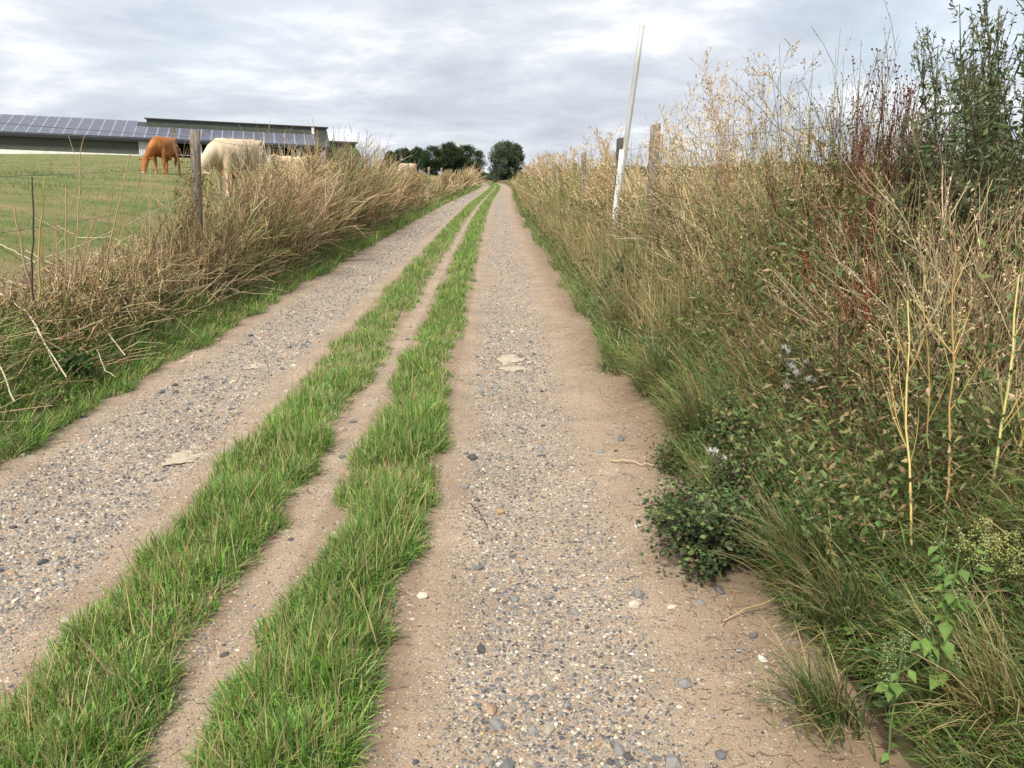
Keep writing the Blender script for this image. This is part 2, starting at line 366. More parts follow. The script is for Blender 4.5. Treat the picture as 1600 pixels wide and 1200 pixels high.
# track
st_ = np.arange(-3.1, 1.28, .035); yt = np.concatenate([np.arange(.6, 10, .04), np.geomspace(10, 230, 170)])
S_, Y_ = np.meshgrid(st_, yt); X_ = S_ + xc(Y_)
Z_ = zt(X_, Y_) + .006 * (fbm(X_ * 14, Y_ * 14, 41) - .5) - .05 * sstep(2.85, 3.1, -S_) - .05 * sstep(1.05, 1.25, S_)
G_ = gravel_amount(S_, Y_); D_ = np.clip(.75 * sstep(.62, .98, S_) * (.6 + .8 * fbm(S_ * 2, Y_ * 1.2, 55)) + .5 * sstep(2.6, 2.95, -S_) * fbm(S_, Y_, 56), 0, 1)
D_ = np.maximum(D_, .6 * ((S_ > -1.5) & (S_ < -.95)) + .6 * ((S_ > -.8) & (S_ < -.28)))
vb = VB(); vb.add(np.stack([X_, Y_, Z_], -1).reshape(-1, 3), np.stack([G_, D_, 0 * G_], -1).reshape(-1, 3), edge_ids(len(st_), len(yt)))
TRACK = tag(vb.build('gravel_track', track_material(), None, True), kind='structure')

# ------------------------------------------------------------------ loose stones
def stone_mesh(seed, mat, col, flat=.65, sub=2):
    import bmesh
    r = random.Random(seed); bm = bmesh.new(); bmesh.ops.create_icosphere(bm, subdivisions=sub, radius=1)
    from mathutils import noise as mn, Vector
    for v in bm.verts:
        d = v.co.copy(); v.co = d * (1 + (.42 if sub < 3 else .8) * mn.noise(d * (1.1 if sub < 3 else 1.6) + Vector((seed * 3.1, 0, 0))) + (.22 if sub < 3 else .45) * mn.noise(d * (2.6 if sub < 3 else 4.5) + Vector((0, seed * 1.7, 0))))
        v.co.x *= 1.15; v.co.z *= flat
    me = bpy.data.meshes.new('stone'); bm.to_mesh(me); bm.free()
    a = me.attributes.new('col', 'FLOAT_COLOR', 'POINT'); n = len(me.vertices)
    a.data.foreach_set('color', np.concatenate([np.clip(np.array(col) * rng.uniform(.85, 1.15, (n, 1)), 0, 1), np.ones((n, 1))], 1).astype(np.float32).ravel())
    me.materials.append(mat); return me
SCOL = [(.075, .073, .074), (.12, .118, .12), (.19, .182, .172), (.30, .26, .205), (.43, .38, .305), (.36, .24, .12), (.28, .20, .14), (.55, .52, .46)]
SPR = [.15, .20, .21, .20, .09, .02, .11, .02]
M_STONE_T = noise_mat('limestone_slab', (.36, .29, .21), (.54, .46, .365), 14, .9, .9, 8, c3=(.62, .56, .47))
smesh = [stone_mesh(i * 7 + j, M_STONE, c, .6 + .1 * (j % 3), 1) for i, c in enumerate(SCOL) for j in range(3)]
cand = []
while len(cand) < 290:
    u_ = random.random(); Y = 1.75 + 6.2 * u_ ** 2.1; s = random.uniform(-2.75, .95)
    if -1.5 < s < -.28 and not (-.95 < s < -.81): continue
    g = float(gravel_amount(np.array(s), np.array(Y)))
    if random.random() > g * 1.1 + .05: continue
    cand.append((s, Y))
for s, Y in cand:
    X = s + float(xc(Y)); i = int(rng.choice(8, p=SPR)); o = mesh_obj('stone', smesh[i * 3 + random.randrange(3)], TRACK)
    r = .008 + .014 * random.random() ** 3 + .0018 * Y
    o.location = (X, Y, float(zt(X, Y)) + r * .12); o.rotation_euler = (random.uniform(-.3, .3), random.uniform(-.3, .3), random.uniform(0, 6.3)); o.scale = (r, r * random.uniform(.7, 1), r)
# fine gravel
vb = VB(); n = 135000; Y = ydist(n, 1.5, 75, .62); s = rng.uniform(-2.85, 1.0, n)
keep = (rng.random(n) < np.minimum(1, gravel_amount(s, Y) * .85 + .16)) & ~((s > -1.42) & (s < -.98)) & ~((s > -.78) & (s < -.34)); s = s[keep]; Y = Y[keep]; n = len(s)
X = s + xc(Y); gm_ = gravel_amount(s, Y); r = (.0017 + (.0012 + .0058 * gm_) * rng.random(n) ** 2.2) * (1 + np.minimum(Y, 40) * .075)
vb.blobs(np.stack([X, Y, zt(X, Y) + r * .1], 1), r, pick(SCOL, n, SPR, .3, .06), True)
tag(vb.build('loose_gravel', M_STONE), 'fine grey and cream gravel scattered over the wheel tracks', 'gravel', kind='stuff')
def slab(px, py, wx, wy, seed, lab, rot=0):
    X, Y = ground_px(px, py); me = stone_mesh(seed, M_STONE_T, (.55, .5, .43), 1, 3)
    o = mesh_obj('embedded_slab', me, TRACK); o.location = (X, Y, float(zt(X, Y)) - .003); o.scale = (wx * 1.2, wy * 1.2, .02); o.rotation_euler = (.0, 0, rot); o['label'] = lab
slab(292, 716, .085, .085, 3, 'flat pale stone set in the left wheel track'); slab(400, 574, .07, .085, 12, 'smaller pale stone further up the left wheel track')
slab(795, 563, .085, .11, 5, 'cracked pale stone slab in the right wheel track', .1); slab(800, 577, .07, .07, 8, 'broken lower piece of the pale slab', .4)

# ================================================================== BARN
def box_mesh(name, mat, lo, hi, parent, mesh_only=False, bev=0):
    vb_ = VB(); x0, y0, z0 = lo; x1, y1, z1 = hi
    V = [(x0, y0, z0), (x1, y0, z0), (x1, y1, z0), (x0, y1, z0), (x0, y0, z1), (x1, y0, z1), (x1, y1, z1), (x0, y1, z1)]
    vb_.add(V, (1, 1, 1), [(0, 3, 2, 1), (4, 5, 6, 7), (0, 1, 5, 4), (1, 2, 6, 5), (2, 3, 7, 6), (3, 0, 4, 7)])
    return vb_.mesh(name, mat, False) if mesh_only else vb_.build(name, mat, parent, False)
def prism(name, mat, quad_a, quad_b, parent):
    """hexahedron from two quads of points"""
    vb_ = VB(); vb_.add(list(quad_a) + list(quad_b), (1, 1, 1), [(3, 2, 1, 0), (4, 5, 6, 7), (0, 1, 5, 4), (1, 2, 6, 5), (2, 3, 7, 6), (3, 0, 4, 7)]); return vb_.build(name, mat, parent, False)
M_WALL = noise_mat('dark_green_cladding', (.060, .068, .052), (.085, .092, .075), 1.5, .6, .1)
M_ROOF = noise_mat('dark_roof_sheet', (.035, .035, .036), (.06, .06, .06), 2, .55, .1)
M_ROOFG = noise_mat('green_roof_sheet', (.055, .065, .05), (.075, .085, .068), 2, .55, .1)
M_WHITE = noise_mat('whitewashed_concrete', (.62, .61, .57), (.80, .79, .76), 1.2, .8, .1)
M_DARK = noise_mat('dim_interior', (.02, .02, .02), (.035, .033, .03), 2, .9, 0)  # near-black colour stands in for the shade inside the open barn
M_DOOR = noise_mat('pale_metal_door', (.50, .52, .54), (.66, .67, .68), 3, .5, .05, stretch=(1, 1, .1))
M_FRAME = noise_mat('panel_frame', (.30, .31, .35), (.36, .37, .41), 3, .7, 0, metallic=0)
M_GUT = noise_mat('dark_gutter', (.02, .02, .025), (.03, .03, .035), 3, .5, 0)
M_CELL = noise_mat('solar_cells', (.085, .092, .125), (.12, .127, .165), 1.4, .35, 0, 3, spec=.5)
DL, DR = 115.0, 159.0
A = np.array([-800 / F * DL, DL * (CP + (600 - 240) / F * SP)]); B = np.array([(512 - 800) / F * DR, DR * (CP + (600 - 240) / F * SP)])
ang = math.atan2(.29, .957); TILT = .034; FLOOR = zpx(240, DL)
barn = empty('cattle_barn', (A[0], A[1], FLOOR), ang, 'long low dark green cattle barn with a solar panel roof at the pasture edge', 'barn'); barn.rotation_euler.y = TILT
def upx(px):
    """distance along the barn front where photo column px falls"""
    k = (px - 800) / F; dx, dy = math.cos(ang), math.sin(ang); c = CP + .3 * SP
    return (k / c * A[1] - A[0]) / (dx - k / c * dy)
LEN = upx(511); EXT = -16.0; W2 = 7.0; EAVE = 3.0; SLOPE = math.tan(math.radians(21)); OV = .6
u_door = upx(217); u_open = upx(233)
y_at = lambda z: None
wall = box_mesh('wall', M_WALL, (EXT, 0, .75), (u_door, .2, EAVE - .02), barn)
box_mesh('plinth', M_WHITE, (EXT, -.08, -2.0), (u_door, .22, .75), barn)
dr_ = box_mesh('door', M_DOOR, (u_door + .05, -.12, -.6), (u_open, .0, EAVE - .3), barn)
for k in range(5): box_mesh('door_rib', M_FRAME, (u_door + .2 + k * .35, -.16, -.5), (u_door + .26 + k * .35, -.122, EAVE - .4), dr_)
box_mesh('back_wall', M_DARK, (EXT, 2 * W2 - .2, -2), (LEN - .2, 2 * W2, EAVE - .05), barn)
box_mesh('bay_shade_backing', M_DARK, (u_open + .02, 5.0, -2), (LEN - .4, 5.2, EAVE - .1), barn)  # dark sheet behind the pillars, standing in for shade in the open bays
box_mesh('gable_wall', M_WALL, (LEN - .2, .21, -2), (LEN, 2 * W2 - .22, EAVE - .03), barn)
for k, pxp in enumerate((262, 312, 362, 420, 466, 505)):
    u = upx(pxp); box_mesh('pillar', M_WHITE, (u - .35, -.05, -2), (u + .35, .4, EAVE - .06), barn)
box_mesh('feed_rail', M_FRAME, (u_open + .3, .05, .9), (LEN - .5, .12, 1.0), barn)
def rz(y): return EAVE + (y + OV) * SLOPE
t_ = .12
q0 = [(EXT, -OV, rz(-OV)), (LEN + .5, -OV, rz(-OV)), (LEN + .5, W2, rz(W2)), (EXT, W2, rz(W2))]
roof = prism('roof', M_ROOF, q0, [(x, y, z + t_) for x, y, z in q0], barn)
q1 = [(EXT, W2 + .003, rz(W2)), (LEN + .5, W2 + .003, rz(W2)), (LEN + .5, 2 * W2 + OV, EAVE), (EXT, 2 * W2 + OV, EAVE)]
prism('rear_roof', M_ROOF, q1, [(x, y, z + t_) for x, y, z in q1], barn)
box_mesh('gutter', M_GUT, (EXT, -OV - .22, EAVE - .32), (LEN + .5, -OV - .01, EAVE + .10), barn)
u_up = upx(226)
rg = box_mesh('raised_ridge', M_ROOFG, (u_up, W2 - 2.2, rz(W2 - 2.2) + .05), (LEN + .3, W2 + 1.1, rz(W2) + .5), barn)
box_mesh('ridge_cap', M_ROOF, (u_up - .3, W2 - 2.5, rz(W2) + .503), (LEN + .6, W2 + 1.4, rz(W2) + .66), rg)
box_mesh('ridge_vent', M_WHITE, (LEN - 2.2, W2 - 2.42, rz(W2) - .6), (LEN - 1.8, W2 - 2.22, rz(W2) + .5), rg)
annex = box_mesh('annex', M_WALL, (LEN + .52, 1.0, -2), (LEN + 4.8, 12, EAVE + .9), barn)
box_mesh('annex_roof', M_ROOF, (LEN + .53, .6, EAVE + .903), (LEN + 5.1, 12.4, EAVE + 1.2), annex)
# solar panels: two rows up the slope
pw = 1.62; ph = 2.62; sl = math.atan(SLOPE)
vbp = VB()
def sbox(vb_, x0, x1, y0, y1, z0, z1):
    V = [(x0, y0, z0), (x1, y0, z0), (x1, y1, z0), (x0, y1, z0), (x0, y0, z1), (x1, y0, z1), (x1, y1, z1), (x0, y1, z1)]
    vb_.add(V, (1, 1, 1), [(0, 3, 2, 1), (4, 5, 6, 7), (0, 1, 5, 4), (1, 2, 6, 5), (2, 3, 7, 6), (3, 0, 4, 7)])
sbox(vbp, 0, pw - .03, 0, ph - .03, 0, .04); sbox(vbp, .06, pw - .09, .003, ph - .033, .041, .05)
pm = vbp.mesh('solar_panel', M_FRAME, False); pm.materials.append(M_CELL)
pm.polygons.foreach_set('material_index', np.array([0] * 6 + [1] * 6, np.int32))
k = 0; u = -14.0
while u < LEN - 3:
    for row in range(2 if u > u_up - 2.2 else 3):
        y0 = -OV + .35 + row * ph * math.cos(sl)
        o = mesh_obj('solar_panel', pm, roof); o.location = (u, y0, rz(y0) + t_ + .06); o.rotation_euler = (sl, 0, 0)
    u += pw

# ================================================================== FENCES
M_POST = noise_mat('weathered_post', (.12, .10, .08), (.27, .23, .19), 9, .9, .7, 8, stretch=(4, 4, .5))
M_POSTD = noise_mat('dark_post', (.045, .04, .036), (.10, .09, .08), 9, .9, .7, 8, stretch=(4, 4, .5))
M_WIRE = noise_mat('rusty_wire', (.13, .11, .10), (.24, .22, .21), 20, .5, 0, metallic=.6)
def post_part(parent, X, Y, ztop, r, mat, lean=(0, 0)):
    vb_ = VB(); z0 = float(zt(X, Y)) - .3; K = 8; P = np.array([[[X + lean[0] * (k / K), Y + lean[1] * (k / K), z0 + (ztop - z0) * k / K] for k in range(K + 1)]])
    n_ = 10
    V = []; 
    for k in range(K + 1):
        for q in range(n_):
            an = 2 * math.pi * q / n_; rr = r * (1 + .10 * (vnoise(q * 1.3 + X, k * .9 + Y, 2) - .5)) * (1 - .04 * k / K)
            V.append((P[0, k, 0] + rr * math.cos(an), P[0, k, 1] + rr * math.sin(an), P[0, k, 2] + (.012 * math.sin(an + X) if k == K else 0)))
    V.append((P[0, K, 0], P[0, K, 1], ztop + .008))
    Q = [(k * n_ + q, k * n_ + (q + 1) % n_, (k + 1) * n_ + (q + 1) % n_, (k + 1) * n_ + q) for k in range(K) for q in range(n_)]
    T = [(K * n_ + q, K * n_ + (q + 1) % n_, (K + 1) * n_) for q in range(n_)]
    vb_.add(np.array(V), (1, 1, 1), Q, T); return vb_.build('post', mat, parent)
def wire_part(parent, pts, sag=.02, r=.002):
    P = []
    for (a, b) in zip(pts[:-1], pts[1:]):
        for k in range(6):
            f = k / 6; p = np.array(a) * (1 - f) + np.array(b) * f; p[2] -= sag * 4 * f * (1 - f); P.append(p)
    P.append(np.array(pts[-1])); P = np.array(P)[None]
    vb_ = VB(); vb_.tubes(P, r, r * 1.0, (1, 1, 1), 4)
    d = np.linalg.norm(np.diff(P[0], axis=0), axis=1).sum()
    return vb_.build('wire', M_WIRE, parent)
SFL, SFR = -3.6, 2.0
fenceL = empty('wire_fence', (0, 0, 0), 0, 'wire fence on weathered wooden posts along the cow pasture', 'fence')
YL = [1.2, 9.4, 16.9, 24.8, 32.8, 42.0, 50.5, 59.0, 69.0, 79, 90]
topsL = []
for i, Y in enumerate(YL):
    X = SFL + float(xc(Y)); zt_ = 1.98 - .0009 * Y + (.06 if i == 1 else random.uniform(-.04, .05))
    post_part(fenceL, X, Y, zt_, .06, M_POST, (.13 if i == 1 else random.uniform(-.03, .03), 0)); topsL.append((X, Y, zt_))
for dz in (.06, .40, .78, 1.15):
    wire_part(fenceL, [(x + .07, y, z - dz - (.05 * math.sin(y) if dz > .1 else 0)) for x, y, z in topsL], .03 + dz * .02, .0022)
fenceR = empty('wire_fence', (0, 0, 0), 0, 'wire fence half buried in tall dry weeds on the pole side', 'fence')
topsR = []
for px, py, sfr, mt_, rr in ((1022, 194, 2.0, M_POST, .062), (967, 216, 2.0, M_POSTD, .055), (911, 238, 2.0, M_POST, .055), (866, 252, 2.0, M_POST, .06), (838, 262, 2.0, M_POST, .06)):
    Y = sfr * F / (px - 771); X = px_x(px, Y, py); z = zpx(py, Y); post_part(fenceR, X, Y, z, rr, mt_, (.02, 0)); topsR.append((X, Y, z))
topsR.insert(0, (2.35, 1.0, 2.0))
for dz in (.18, .55, .9): wire_part(fenceR, [(x + .06, y, z - dz) for x, y, z in topsR], .03)
# leaning pole
M_GALV = noise_mat('galvanised_tube', (.36, .37, .355), (.48, .49, .465), 6, .5, .05, metallic=.1, stretch=(2, 2, .4))
M_PLAST = noise_mat('white_plastic_sleeve', (.55, .56, .57), (.70, .71, .72), 10, .55, .05)
YP = 12.2
pb = np.array([px_x(957, YP, 345), YP, zpx(345, YP)]); ptp = np.array([px_x(1001, YP, 39), YP - .15, zpx(39, YP - .15)]); psl = np.array([px_x(972, YP, 234), YP - .06, zpx(234, YP)])
pb[2] = min(pb[2], float(zt(pb[0], pb[1])))
pole = empty('leaning_pole', tuple(pb), 0, 'leaning grey metal pole with a white sleeve, rising from the weeds', 'pole')
def tube_part(name, mat, a, b, r0, r1, parent, off, n_=14, cap=True):
    vb_ = VB(); P = np.stack([np.array(a) + (np.array(b) - np.array(a)) * k / 6 for k in range(7)])[None] - np.array(off)
    vb_.tubes(P, r0, r1, (1, 1, 1), n_)
    o = vb_.build(name, mat, parent, True)
    if cap:
        me = o.data; import bmesh; bm = bmesh.new(); bm.from_mesh(me); bmesh.ops.holes_fill(bm, edges=[e for e in bm.edges if e.is_boundary]); bm.to_mesh(me); bm.free()
    return o
tube_part('tube', M_GALV, pb, ptp, 0.038, .038, pole, pb)
tube_part('sleeve', M_PLAST, pb + (psl - pb) * .02, psl, .050, .047, pole, pb)

# ================================================================== CATTLE
def loft(vb_, path, n_=14):
    """closed tube with elliptic rings; path rows: x, y, z, half width, half depth"""
    path = np.array(path, float); P = path[:, :3]; m = len(P); V = []
    for k in range(m):
        d = P[min(k + 1, m - 1)] - P[max(k - 1, 0)]; d /= np.linalg.norm(d)
        a = np.array([0, 1., 0]) if abs(d[1]) < .8 else np.array([1., 0, 0]); a = a - d * a.dot(d); a /= np.linalg.norm(a); b = np.cross(d, a)
        for q in range(n_):
            an = 2 * math.pi * q / n_; V.append(P[k] + a * path[k, 3] * math.cos(an) + b * path[k, 4] * math.sin(an))
    V += [P[0], P[-1]]
    Q = [(k * n_ + q, k * n_ + (q + 1) % n_, (k + 1) * n_ + (q + 1) % n_, (k + 1) * n_ + q) for k in range(m - 1) for q in range(n_)]
    T = [(m * n_, (q + 1) % n_, q) for q in range(n_)] + [(m * n_ + 1, (m - 1) * n_ + q, (m - 1) * n_ + (q + 1) % n_) for q in range(n_)]
    vb_.add(np.array(V), (1, 1, 1), Q, T)
def cow(name, label, mat, mat_muz, loc, fwd, size, pose='graze', group=None, head_side=0.0):
    root = empty(name, loc, math.atan2(fwd[1], fwd[0]), label, 'calf' if name == 'calf' else 'cow', group); root.scale = (size,) * 3
    vb_ = VB(); dz = -.52 if pose == 'lie' else 0
    loft(vb_, [(-.93, 0, 1.16 + dz, .09, .10), (-.88, 0, 1.12 + dz, .20, .22), (-.72, 0, 1.09 + dz, .27, .31), (-.45, 0, 1.04 + dz, .30, .35), (-.1, 0, .99 + dz, .35, .39), (.25, 0, .99 + dz, .345, .385), (.52, 0, 1.03 + dz, .28, .36), (.72, 0, 1.06 + dz, .19, .27), (.82, 0, 1.06 + dz, .09, .14)], 18)
    for sgn in (-1, 1): loft(vb_, [(-.78, .15 * sgn, 1.34 + dz, .07, .05), (-.70, .20 * sgn, 1.30 + dz, .08, .07), (-.6, .17 * sgn, 1.24 + dz, .06, .06)], 8)   # hip bones
    hs = head_side
    if pose == 'graze':
        loft(vb_, [(.5, 0, 1.14, .19, .27), (.74, hs * .1, 1.03, .165, .24), (.98, hs * .3, .78, .125, .19), (1.14, hs * .5, .54, .105, .15), (1.2, hs * .55, .42, .09, .11)])
        hx = [(1.10, hs * .5, .60, .08, .10), (1.16, hs * .53, .50, .125, .13), (1.22, hs * .56, .36, .115, .125), (1.28, hs * .6, .2, .082, .095), (1.31, hs * .62, .08, .082, .09), (1.32, hs * .62, .035, .05, .055)]; er = (1.12, hs * .5, .55)
    else:
        loft(vb_, [(.5, 0, 1.12 + dz, .18, .27), (.75, 0, 1.22 + dz, .15, .22), (.95, 0, 1.38 + dz, .12, .17), (1.03, 0, 1.45 + dz, .1, .13)])
        hx = [(.95, 0, 1.52 + dz, .09, .1), (1.05, 0, 1.50 + dz, .125, .13), (1.2, 0, 1.41 + dz, .11, .115), (1.36, 0, 1.31 + dz, .085, .09), (1.44, 0, 1.27 + dz, .08, .08), (1.48, 0, 1.25 + dz, .045, .05)]; er = (.99, 0, 1.53 + dz)
    loft(vb_, hx)
    for sgn in (-1, 1): loft(vb_, [(er[0], er[1] + sgn * .08, er[2], .04, .03), (er[0] - .02, er[1] + sgn * .19, er[2] + .02, .065, .035), (er[0] - .03, er[1] + sgn * .29, er[2] - .02, .035, .025)], 8)
    if pose == 'lie':
        for sgn in (-1, 1):
            loft(vb_, [(.5, .2 * sgn, .45, .13, .15), (.72, .24 * sgn, .2, .09, .1), (.95, .24 * sgn, .08, .06, .07), (.6, .27 * sgn, .07, .06, .06)], 8)
            loft(vb_, [(-.62, .24 * sgn, .5, .2, .24), (-.35, .36 * sgn, .25, .15, .15), (-.15, .4 * sgn, .1, .08, .09), (-.5, .42 * sgn, .07, .06, .06)], 8)
    else:
        st = .1
        for sgn in (-1, 1):
            o_ = st * sgn
            loft(vb_, [(.50, .17 * sgn, 1.05, .12, .17), (.52 + o_ * .4, .19 * sgn, .8, .10, .13), (.53 + o_ * .7, .19 * sgn, .58, .07, .085), (.54 + o_, .19 * sgn, .44, .066, .072), (.54 + o_, .19 * sgn, .36, .056, .062), (.54 + o_, .19 * sgn, .16, .048, .05), (.55 + o_, .19 * sgn, .09, .058, .062), (.57 + o_, .19 * sgn, .0, .065, .075)], 10)
            loft(vb_, [(-.66, .16 * sgn, 1.08, .15, .25), (-.64, .19 * sgn, .84, .13, .22), (-.66 - o_ * .3, .2 * sgn, .64, .085, .13), (-.77 - o_ * .6, .2 * sgn, .49, .062, .085), (-.78 - o_, .2 * sgn, .42, .055, .07), (-.75 - o_, .2 * sgn, .22, .048, .055), (-.74 - o_, .2 * sgn, .09, .056, .062), (-.71 - o_, .2 * sgn, .0, .065, .075)], 10)
        if name == 'cow': loft(vb_, [(-.55, 0, .72, .1, .1), (-.42, 0, .62, .13, .12), (-.28, 0, .66, .1, .1)], 8)
    b = vb_.build('body', mat, root, True)
    rm = b.modifiers.new('join', 'REMESH'); rm.mode = 'VOXEL'; rm.voxel_size = .024; rm.use_smooth_shade = True
    smd = b.modifiers.new('soften', 'SMOOTH'); smd.factor = .5; smd.iterations = 5
    if pose != 'lie':
        vt = VB(); loft(vt, [(-.90, 0, 1.24, .03, .035), (-.99, 0, 1.15, .032, .035), (-1.03, .02, .9, .024, .026), (-1.02, .03, .62, .022, .024), (-1.01, .03, .5, .045, .045), (-1.0, .03, .32, .03, .03)], 8); vt.build('tail', mat, root, True)
    vm = VB(); p = hx[-2]; q = hx[-1]; dv = np.array(q[:3]) - np.array(p[:3]); dv /= np.linalg.norm(dv)
    c = np.array(p[:3]); loft(vm, [tuple(c - dv * .03) + (.079, .088), tuple(c + dv * .025) + (.08, .085), tuple(c + dv * .062) + (.045, .05)], 10); vm.build('muzzle', mat_muz, root, True)
    return root
M_COWB = noise_mat('russet_hide', (.24, .08, .022), (.43, .165, .05), 2.4, .8, .4, 10, c3=(.50, .24, .09))
M_COWC = noise_mat('cream_hide', (.42, .31, .195), (.64, .53, .38), 2.2, .8, .4, 10, c3=(.72, .62, .47))
M_COWP = noise_mat('pale_tan_hide', (.50, .36, .22), (.68, .54, .38), 2.6, .75, .15)
M_CALF = noise_mat('red_brown_hide', (.22, .065, .022), (.32, .11, .04), 3, .75, .15)
M_MUZ = noise_mat('pink_muzzle', (.42, .26, .2), (.55, .36, .28), 9, .6, .1)
def on_land(px, Y): X = px_x(px, Y); return (X, Y, float(zt(X, Y)) - .03)
cow('cow', 'russet brown cow grazing head down in front of the barn', M_COWB, M_MUZ, on_land(260, 28.5), (.06, -1), .95, 'graze', head_side=-.5)
cow('cow', 'big cream cow grazing side on just beyond the fence post', M_COWC, M_MUZ, on_land(374, 20.0), (-.32, -.95), 1.02, 'graze', head_side=-.35)
cow('calf', 'small red brown calf half hidden behind the cream cow', M_CALF, M_MUZ, on_land(366, 21.6), (.55, -.8), .55, 'stand')
cow('cow', 'pale cow lying by the barn pillars, nearer the cream cow', M_COWP, M_MUZ, on_land(446, 84), (-.9, -.3), 1.0, 'lie')
cow('cow', 'pale cow lying by the barn pillars, nearer the barn end', M_COWC, M_MUZ, on_land(466, 88), (.9, -.2), 1.0, 'lie')
cow('cow', 'pale tan cow grazing far off behind the distant fence posts', M_COWP, M_MUZ, on_land(636, 45), (-.3, -.95), 1.0, 'graze')

# ================================================================== TREES
M_BARK = noise_mat('bark', (.05, .04, .03), (.13, .105, .08), 10, .9, .6, stretch=(3, 3, .5))
def tree_mesh(h, rx, seed, cols, n_cl=60, per=140, leaf=.16, base=.12, droop=0.0, wind=0.0, egg=1.0):
    global rng
    keep = rng; rng = np.random.default_rng(seed)
    tr = VB(); cr = VB()
    P = np.array([[[.05 * h * math.sin(k * 1.3 + seed) * .2, .02 * h * math.cos(k * 2 + seed), -.3 + (h * .8 + .3) * k / 7] for k in range(8)]])
    tr.tubes(P, h * .032, h * .006, (1, 1, 1), 8)
    lb, _ = branch(P, 26, .22, .95, 1.0, .42, 3, .12, .12); tr.tubes(lb, h * .008, h * .002, (1, 1, 1), 4)
    u = rng.normal(size=(n_cl, 3)); u /= np.linalg.norm(u, axis=1, keepdims=True); rr = rng.uniform(.35, 1.0, n_cl) ** .5
    zc = h * (base + (1 - base) * .5); c = u * rr[:, None] * np.array([rx, rx, h * (1 - base) * .5]); c[:, 2] += zc
    if egg != 1: c[:, :2] *= (1 - (egg - 1) * ((c[:, 2] - zc) / h))[:, None]
    c[:, 0] += wind * (c[:, 2] / h) ** 2
    cs = rng.uniform(.16, .34, n_cl) * rx
    idx = np.repeat(np.arange(n_cl), per); N_ = len(idx)
    g = rng.normal(size=(N_, 3)); g /= np.linalg.norm(g, axis=1, keepdims=True) + 1e-9; g *= rng.random(N_)[:, None] ** .4
    p = c[idx] + g * cs[idx][:, None] * np.array([1, 1, .8])
    d = g + (c[idx] - np.array([0, 0, zc])) * .3 / rx + rng.normal(0, .5, (N_, 3)) + np.array([wind * .6, 0, .35 - droop])
    tone = pick(cols, n_cl, None, .3, .1)[idx]
    cr.leaves(p, d, leaf * rng.uniform(.6, 1.4, N_), leaf * .42, tone * rng.uniform(.75, 1.25, (N_, 1)))
    rng = keep
    return tr.mesh('trunk', M_BARK, True), cr.mesh('crown', M_LEAF)
def tree(name, label, loc, meshes, sc=1.0, rz_=0.0, group=None, sx=1.0):
    t = empty(name, loc, rz_, label, 'tree', group); t.scale = (sc * sx, sc * sx, sc)
    mesh_obj('trunk', meshes[0], t); mesh_obj('crown', meshes[1], t); return t
DARKG = [(.035, .058, .024), (.05, .08, .032), (.07, .10, .042), (.042, .066, .034)]
TM = [tree_mesh(5.0, 1.75, 3, DARKG, 130, 130, .2, .06, 0, 0, 1.5), tree_mesh(5.0, 1.9, 9, DARKG, 130, 130, .2, .05, 0, 0, 1.25), tree_mesh(5.0, 2.1, 14, DARKG, 140, 130, .2, .04, 0, .2, 1.1)]
YT = 108.0
for i, (px, py, k, sx, lab) in enumerate((
        (612, 235, 0, .8, 'low dark tree at the ragged weed end of the tree row'), (631, 230, 1, .75, 'second dark tree of the row, counted from the barn side'),
        (652, 229, 0, .8, 'dark tree with a blunt top, third from the barn side'), (676, 228, 2, .8, 'broad dark tree in the middle of the row'),
        (704, 222, 0, .9, 'tallest pointed dark tree of the row'), (733, 227, 2, .85, 'widest round dark tree closing the row beside the lane'))):
    Y = YT + (i % 3) * 2.5; X = px_x(px, Y); z = float(zt(X, Y)); tree('field_tree', lab, (X, Y, z - .1), TM[k], (zpx(py, Y) - z) / 5.05, i * 1.9, 'row of dark trees behind the pasture', sx * 1.35)
GREY = [(.065, .09, .055), (.095, .125, .08), (.13, .16, .11), (.05, .07, .042)]
Y = 150.0; X = px_x(788, Y); z = float(zt(X, Y)); wt = tree_mesh(7.4, 3.1, 21, GREY, 150, 150, .34, .0, .15, .6, 1.0)
tree('willow_tree', 'rounded grey green windswept tree where the lane bends', (X, Y, z - .6), wt, (zpx(223, Y) - z + .6) / 7.4)
Y = 185.0; X = px_x(549, Y); z = float(zt(X, Y)); tree('field_tree', 'small tree crown peeping up beside the barn end', (X, Y, z), TM[1], max(.6, (zpx(228, Y) - z) / 5.0), .4)
# far hedge on the skyline beyond the stubble
vb = VB(); n = 9000; Y = rng.uniform(235, 250, n); X = rng.uniform(20, 230, n); hh = 3.2 * (.3 + fbm(X * .09, Y * .02, 77)) ; z = zt(X, Y, False) + rng.random(n) * hh
vb.leaves(np.stack([X, Y, z], 1), rng.normal(size=(n, 3)) + np.array([0, 0, .4]), rng.uniform(.7, 1.4, n), .7, pick(DARKG, n, None, .35))
tag(vb.build('distant_hedge', M_LEAF), 'low dark hedge far off on the skyline beyond the stubble field', 'hedge', kind='stuff')
vb = VB(); n = 3500; Y = rng.uniform(235, 250, n); X = rng.uniform(-60, 20, n); hh = 1.8 * (.3 + fbm(X * .09, Y * .02, 78)); z = zt(X, Y, False) + rng.random(n) * hh
vb.leaves(np.stack([X, Y, z], 1), rng.normal(size=(n, 3)) + np.array([0, 0, .4]), rng.uniform(.7, 1.4, n), .7, pick(DARKG, n, None, .35))
tag(vb.build('distant_hedge', M_LEAF), 'thin dark strip of far hedge at the end of the lane', 'hedge', kind='stuff')

